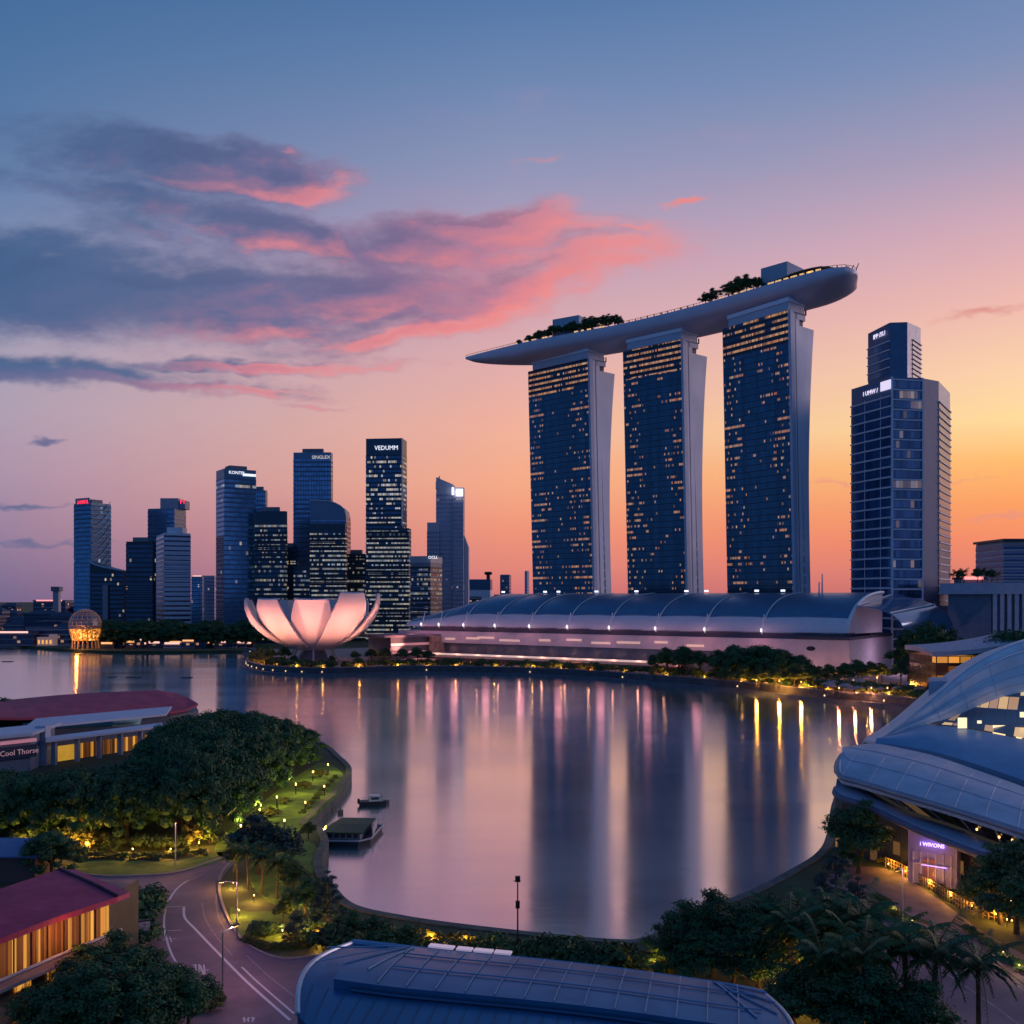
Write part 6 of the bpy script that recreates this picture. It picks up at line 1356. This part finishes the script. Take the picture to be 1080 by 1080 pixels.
street_lamp('street lamp at the top of the road bend by the grove', 185, 913, 6.0, 300, R(-70))
street_lamp('street lamp added for road light beside the kerb of the small lawn', 250, 990, 6.0, 420, R(200))  # added lamp, there to keep the road lit
street_lamp('street lamp on the planted median of the lower right road', 952, 985, 7.0, 450, R(230))
# traffic signs, notice board
p = G(152, 1003); t = thing('notice_board', p, 'pale notice board on posts at the edge of the road', 'notice board'); 
build('panel', MB().box(p + Vector((-.2, 0, 2.0)), (1.5, .12, 2.0), R(25)), mat('pale_panel', (.6, .58, .6), .5, var=.2, scale=3), t); build('roof_cap', MB().box(p + Vector((-.2, 0, 3.1)), (1.9, .35, .14), R(25)), DARK, t)
for k in (-.8, .6): build('post', MB().tube(p + Vector((k * .9 - .2, k * .42, -.1)), p + Vector((k * .9 - .2, k * .42, 3.1)), .06, .06, 6), STEEL, t)
# tall mast at the shore
p = G(546, 1016); t = thing('camera_mast', p, 'thin mast with two small fittings rising above the shore hedge', 'mast'); ztop = HZ(927, p.y); zm = HZ(954, p.y)
build('pole', MB().tube(p, (p.x, p.y, ztop), .10, .06, 8), DARK, t); build('fitting', MB().box((p.x, p.y, ztop), (.5, .35, .55)).tube((p.x - .45, p.y, ztop - .2), (p.x + .35, p.y, ztop - .2), .04, .04, 5), DARK, t); build('fitting', MB().box((p.x, p.y, zm), (.42, .35, .7)), DARK, t)
# ---------------------------------------------------------------- boats
def at_water(px, py): return PZ(px, py, 0)
p = at_water(368, 886); rz = R(-4); t = thing('house_barge', (p.x, p.y, 0), 'barge with a flat dark green roof moored near the lawn', 'boat')
def bx(name, o, s, m, r=0.0, par=None): q = Matrix.Rotation(rz, 3, 'Z') @ Vector(o); return build(name, MB().box((p.x + q.x, p.y + q.y, o[2]), s, rz + r), m, par or t)
HULLK = mat('boat_hull', (.025, .03, .04), .5); hv = MB()
def rotp(x, y, z): q = Matrix.Rotation(rz, 3, 'Z') @ Vector((x, y, 0)); return (p.x + q.x, p.y + q.y, z)
pl = [(-3.6, -4.2), (2.4, -4.2), (4.0, -2.2), (4.0, 7.4), (-3.6, 7.4)]
rows = [[rotp(x * f, y * f, z) for x, y in pl] for f, z in ((.93, -.5), (1.0, .75))]; hv.loft(rows, close=True); hv.add(rows[1], [tuple(range(5))]); build('hull', hv, HULLK, t)
build('gunwale', MB().path([Vector(rotp(x, y, .82)) for x, y in pl + pl[:1]], [.14] * 6, 6), mat('pale_rail', (.6, .52, .55)), t)
bx('cabin', (-.2, 1.6, 1.35), (5.4, 9.6, 1.2), mat('barge_cabin', (.20, .22, .24), .6, var=.3, scale=2)); 
GRN = mat('green_roof', (.02, .065, .045), .7, var=.2, scale=2, bump=.3, bscale=12)
build('roof', MB().slab([[Vector(rotp(-3.4, -3.6, 2.0)), Vector(rotp(-3.2, 1.5, 2.25)), Vector(rotp(-2.8, 7.0, 2.05))], [Vector(rotp(2.9, -3.6, 2.0)), Vector(rotp(2.9, 1.5, 2.25)), Vector(rotp(2.9, 7.0, 2.05))]], .2), GRN, t)
for k in range(5): bx('window', (-2.2 + k * 1.0, -3.23, 1.4), (.7, .05, .55), mat('cabin_glass', (.04, .05, .06), .15))
bx('bow_board', (3.6, 2.5, 1.5), (.12, 6.6, 1.3), mat('pale_rail', (.6, .52, .55)), R(6))
p = at_water(394, 849); rz = R(12); t = thing('motor_boat', (p.x, p.y, 0), 'small white cabin motor boat afloat beyond the barge', 'boat')
rows = []
for f, z in ((.75, -.3), (1.0, .8)):
    rows.append([rotp(x, y * f, z) for x, y in ((-2.6, -1.0), (1.0, -1.05), (2.3, -.5), (2.9, 0), (2.3, .5), (1.0, 1.05), (-2.6, 1.0))])
hv = MB(); hv.loft(rows, close=True); hv.add(rows[1], [tuple(range(7))]); build('hull', hv, HULLK, t)
build('cabin', MB().slab([[Vector(rotp(-1.0, -.85, .8)), Vector(rotp(-.7, -.75, 1.9)), Vector(rotp(-.7, .75, 1.9)), Vector(rotp(-1.0, .85, .8))], [Vector(rotp(1.7, -.8, .8)), Vector(rotp(1.2, -.7, 1.8)), Vector(rotp(1.2, .7, 1.8)), Vector(rotp(1.7, .8, .8))]], Vector((0, 0, -.06))), WHITE, t)
bx('windscreen', (1.45, 0, 1.35), (.08, 1.2, .6), mat('cabin_glass', (.04, .05, .06))); bx('window', (.2, -.84, 1.35), (1.4, .05, .45), mat('cabin_glass', (.04, .05, .06))); bx('engine', (-2.75, 0, .8), (.4, .5, .9), DARK)
build('rail', MB().path([Vector(rotp(-2.4, -.9, 1.2)), Vector(rotp(-1.2, -.95, 1.25)), Vector(rotp(-1.2, .95, 1.25)), Vector(rotp(-2.4, .9, 1.2))], [.04] * 4, 5), STEEL, t)
p = at_water(359, 858); t = thing('mooring_buoy', (p.x, p.y, 0), 'tiny square mooring float between the barge and the lawn', 'buoy'); build('float', MB().box((p.x, p.y, .25), (1.0, .8, .8), R(10)), mat('dull_float', (.16, .12, .14), .7), t); build('post', MB().tube((p.x, p.y, .6), (p.x, p.y, 1.3), .06, .06, 6), DARK, t)
for (px, py, w_, lb) in ((142, 714.5, 8, 'larger dark raft low on the water before the red terminal'), (118, 714.3, 4, 'small dark raft left of the larger one on the water'), (197, 715, 5, 'faint dark raft right of the larger one on the water'), (8, 698, 6, 'thin dark raft at the left edge of the bay')):
    p = at_water(px, py); t = thing('floating_raft', (p.x, p.y, 0), lb, 'raft'); build('deck', MB().box((p.x, p.y, .15), (w_ * 1.0, 3.0, .35)), mat('wet_timber', (.05, .05, .055), .6, var=.3), t)
    for k in (-1, 1): build('float', MB().tube((p.x + k * w_ * .3, p.y - 1.6, .02), (p.x + k * w_ * .3, p.y + 1.6, .02), .25, .25, 8), HULLK, t)
# jetty and landing house on the far left
p = PZ(45, 683, 0); t = thing('jetty', (p.x, p.y, 0), 'pale landing stage with posts left of the golden sphere', 'jetty')
a, b = PZ(36, 684, 0), PZ(80, 685, 0); build('deck', MB().box(((a.x + b.x) / 2, a.y + 3, 2.0), (b.x - a.x, 6, .6)), mat('pale_deck', (.36, .32, .32), .7), t)
for k in range(12): build('pile', MB().tube((a.x + (b.x - a.x) * k / 11, a.y, -1), (a.x + (b.x - a.x) * k / 11, a.y, 1.8), .4, .4, 6), DARK, t)
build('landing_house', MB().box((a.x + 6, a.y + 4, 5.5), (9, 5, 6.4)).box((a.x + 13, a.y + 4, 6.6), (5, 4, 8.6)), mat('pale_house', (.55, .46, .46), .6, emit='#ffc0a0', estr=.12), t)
for k in range(4): build('window', MB().box((a.x + 3 + k * 3, a.y + 1.4, 5), (1.2, .2, 3)), WARMWIN, t)
# ---------------------------------------------------------------- low buildings along the far shore
rg = random.Random(21)
LOWF = facade('low_building_glass', 3.0, 3.4, glass='#2c3a58', frame='#2c3350', lit=.10, power=.7, full=.14, cols=('#ffd8b8', '#ffb898', '#e8d8e8'), mull=.2, vlo=.25, vhi=.8, metal=.4)
lowm = [mat('low_slate', (.07, .09, .15), .7), mat('low_mauve', (.17, .16, .22), .7), mat('low_pale', (.36, .33, .40), .7), mat('low_navy', (.03, .05, .10), .7)]
def low(px, d, w, h, dep, label, group, m, hip=False, glow=None):
    x = (px - 540) * d / FPX; t = thing('low_building', (x, d, 2), label, 'building', group); pl = [(x - w / 2, d), (x + w / 2, d), (x + w / 2, d + dep), (x - w / 2, d + dep)]
    build('wall', MB().prism(pl, 1.8, h), m, t); storeys(t, pl, 3, h - .8, LOWF, 3.6, maxn=5, prox=.15)
    if hip:
        mb = MB(); q = [(x - w / 2 - 1, d - 1, h + .01), (x + w / 2 + 1, d - 1, h + .01), (x + w / 2 + 1, d + dep + 1, h + .01), (x - w / 2 - 1, d + dep + 1, h + .01), (x - w / 4, d + dep / 2, h + 4), (x + w / 4, d + dep / 2, h + 4)]
        mb.add(q, [(0, 1, 5, 4), (1, 2, 5), (2, 3, 4, 5), (3, 0, 4), (3, 2, 1, 0)]); build('roof', mb, lowm[3], t)
    else: build('roof', MB().box((x, d + dep / 2, h + .5), (w + 1, dep + 1, 1.0)), lowm[0], t)
    if glow: build('roof_light', MB().box((x, d - .6, h + .6), (w * .8, .4, 1.4)), glow, t)
    return t
PINKG = mat('pink_glow', (.8, .5, .5))
for i in range(34):
    px = -20 + i * 3.6 + rg.uniform(-2, 2); d = 790 + rg.uniform(0, 500) ; low(px, d, rg.uniform(14, 34), rg.uniform(9, 19 + (d - 790) * .03), 16, 'low building among the jumbled roofs on the far left shore', 'low buildings on the far left shore', rg.choice(lowm), rg.random() < .4)
low(52, 1150, 36, 36, 20, 'long low hall with a glowing pinkish roof edge on the left horizon', None, lowm[1], glow=mat('pink_hot_glow', (.8, .5, .5), .5, var=0, emit='#ff8f88', estr=1.6))
x = (60 - 540) * 1100 / FPX; t = thing('control_tower', (x, 1100, 2), 'thin pale tower above the glowing hall on the left horizon', 'tower'); build('shaft', MB().box((x, 1100, 24), (6, 6, 46)), lowm[2], t); build('cap', MB().box((x, 1100, 49), (9, 9, 5)), lowm[1], t)
low(50, 800, 34, 15, 14, 'pale arcaded building with tall openings on the far left shore', None, lowm[2]); 
low(8, 790, 40, 12, 14, 'low house with lit pinkish windows at the left edge of the far shore', None, lowm[1], glow=PINKG)
for i in range(26):
    px = 108 + i * 6.0 + rg.uniform(-2, 2); d = 752 + rg.uniform(-2, 10); low(px, d, rg.uniform(7, 14), rg.uniform(4.5, 7.5), 7, 'small lit pavilion on the quay beneath the skyline towers', 'small pavilions on the quay', rg.choice(lowm), rg.random() < .5, rg.choice((None, None, PINKG, mat('amber_glow', (.8, .5, .3), .5, var=0, emit='#ffb070', estr=1.2))))
for i in range(16):
    px = 496 + i * 4.6 + rg.uniform(-1, 1); d = 1000 + rg.uniform(0, 500); low(px, d, rg.uniform(14, 26), 34 + rg.uniform(-8, 10) + (d - 1000) * .008, 18, 'low far building in the gap beside the first hotel tower', 'low far buildings beside the hotel', rg.choice(lowm))
for i in range(12):
    px = 862 + i * 14; low(px, 620 + rg.uniform(0, 60), rg.uniform(14, 24), rg.uniform(14, 28), 18, 'low building in the dusk behind the grey hall', 'low buildings behind the grey hall', rg.choice(lowm))
low(1026, 505, 12, HZ(611, 505), 8, 'small glowing box on the roof garden of the grey hall', None, lowm[2], glow=mat('pink_hot_glow', (.8, .5, .5)))
# golden pavilion beyond the shell roof
t = thing('golden_pavilion', P(1015, 700, 345), 'golden-lit pavilion with a curved lavender roof beyond the white shell', 'pavilion')
rows = []
for k in range(11): px = 984 + k * 10; y_ = 687.5 - 2.2 * k * .1 - 10 * (k / 10) ** 2; a = P(px, y_, 345); rows.append([a, a + Vector((0, 14, 1.2)), a + Vector((2, 30, 1.0))])
build('roof', MB().slab(rows, 1.6), mat('lavender_roof', (.42, .40, .50)), t, smooth='auto'); a, b = P(987, 692, 349), P(1082, 688, 349)
GOLDF = facade('golden_glass', 4.0, 3.2, glass='#5a4634', frame='#3a2a24', lit=.75, power=.85, full=.6, cols=('#ff9a3c', '#ffb050', '#c06a2a', '#e88a40'), mull=.1, vlo=.1, vhi=.75, metal=.2)
build('wall', MB().prism([(a.x, 349), (b.x, 349), (b.x, 372), (a.x, 372)], 3, a.z), GOLDF, t); point('hall_light', (a.x + 14, 340, 10), 5000, '#ff9a50', t, .8)
# ---------------------------------------------------------------- people and parasols
def person_mesh():
    J = [((0, 0, .95), .13), ((0, 0, 1.2), .14), ((0, 0, 1.42), .15), ((0, 0, 1.54), .06), ((0, .01, 1.66), .095), ((0, .01, 1.76), .06), ((.2, 0, 1.40), .06), ((.26, .02, 1.12), .045), ((.25, -.08, .88), .035), ((-.2, 0, 1.40), .06), ((-.27, .0, 1.12), .045), ((-.26, -.06, .86), .035),
         ((.1, 0, .86), .10), ((.12, -.04, .48), .07), ((.12, .02, .08), .05), ((.13, -.14, .04), .04), ((-.1, 0, .86), .10), ((-.12, .04, .48), .07), ((-.12, .06, .08), .05), ((-.13, -.10, .04), .04)]
    E = [(0, 1), (1, 2), (2, 3), (3, 4), (4, 5), (2, 6), (6, 7), (7, 8), (2, 9), (9, 10), (10, 11), (0, 12), (12, 13), (13, 14), (14, 15), (0, 16), (16, 17), (17, 18), (18, 19)]
    me = bpy.data.meshes.new('person'); me.from_pydata([j[0] for j in J], E, []); o = bpy.data.objects.new('person', me); COL.objects.link(o)
    o.modifiers.new('skin', 'SKIN'); o.modifiers.new('sub', 'SUBSURF').levels = 1
    for v, j in zip(me.skin_vertices[0].data, J): v.radius = (j[1], j[1])
    me.skin_vertices[0].data[0].use_root = True
    m2 = bpy.data.meshes.new_from_object(o.evaluated_get(bpy.context.evaluated_depsgraph_get())); bpy.data.objects.remove(o); m2.shade_smooth(); m2.name = 'person'; return m2
PM = person_mesh(); cl2 = [mat('dark_clothes', (.03, .03, .04), .8), mat('grey_clothes', (.12, .12, .14), .8), mat('red_clothes', (.22, .05, .05), .8), mat('pale_clothes', (.4, .38, .38), .8)]
PMS = []
for m_ in cl2: q = PM.copy(); q.materials.clear(); q.materials.append(m_); PMS.append(q)
def person(x, y, z, label, group, s=1.0, i=0):
    o = bpy.data.objects.new('person', PMS[i]); COL.objects.link(o); o.location = (x, y, z); o.rotation_euler = (0, 0, random.uniform(0, 6.28)); o.scale = (s,) * 3; tag(o, label, 'person', group)
for k in range(30):
    px = 652 + k * 2.75 + random.uniform(-.8, .8); p, _ = deck_at(px, .02 + random.uniform(0, .05)); person(p.x, p.y, ZD - .2, 'tiny dark figure standing at the open middle edge of the sky park', 'people along the middle of the sky park', 1.15, 0)
for k in range(16):
    px = 842 + k * 3.4; p, _ = deck_at(px, .08 + random.uniform(0, .1)); person(p.x, p.y, ZD - .2, 'tiny dark figure standing near the right tip of the sky park', 'people at the tip of the sky park', 1.1, 0)
def parasol():
    t = thing('parasol', (0, 0, -300), 'parasol', 'parasol'); BASE[t] = Vector((0, 0, 0)); build('pole', MB().tube((0, 0, 0), (0, 0, 2.5), .06, .05, 6), DARK, t)
    build('canopy', MB().lathe([(2.0, 2.2), (1.1, 2.62), (.03, 2.95)], (0, 0, 0), 8), mat('pinkish_canvas', (.48, .30, .28), .8, var=.2, scale=.15), t); build('table', MB().lathe([(.02, .72), (.8, .72), (.8, .76), (.02, .76)], (0, 0, 0), 12), CONC, t); return t
PA = parasol(); rg = random.Random(4); n_ = 0
for k in range(34):
    px = 872 + rg.uniform(0, 112); d = 352 + rg.uniform(0, 46) + (984 - px) * .12; x = (px - 540) * d / FPX; place(PA, (x, d, FAR_Z), rg.uniform(0, 3), rg.uniform(1.0, 1.5), 'pinkish open parasol over a table on the far terrace', 'parasols on the far terrace')
for k in range(40):
    px = 868 + rg.uniform(0, 112); d = 348 + rg.uniform(0, 44) + (984 - px) * .12; person((px - 540) * d / FPX, d, FAR_Z, 'tiny figure in the crowd among the far terrace parasols', 'people on the far terrace', 1.0, rg.randrange(4))
for k in range(6): px = 885 + k * 17; d = 366; lamp((px - 540) * d / FPX, d, FAR_Z, 2200, 'lamp among the far terrace parasols', 'lamps on the far terrace', '#ffa070', 2.2)
# small kiosk behind the red-roofed house
p = G(18, 925); t = thing('blue_kiosk', p, 'small blue-roofed kiosk left of the domed tree', 'kiosk'); build('wall', MB().box((p.x, p.y, 3.6), (7, 5, 3.3)), mat('kiosk_wall', (.10, .06, .06), .7), t); build('roof', MB().slab([[p + Vector((-4, -3, 3.4)), p + Vector((-4, 3, 4.4))], [p + Vector((4, -3, 3.4)), p + Vector((4, 3, 4.4))]], .2), mat('kiosk_blue', (.07, .13, .30), .5), t)
for k, v in list(PROTO.items()):
    if k not in USED:
        for ch in list(v.children): bpy.data.objects.remove(ch)
        bpy.data.objects.remove(v)
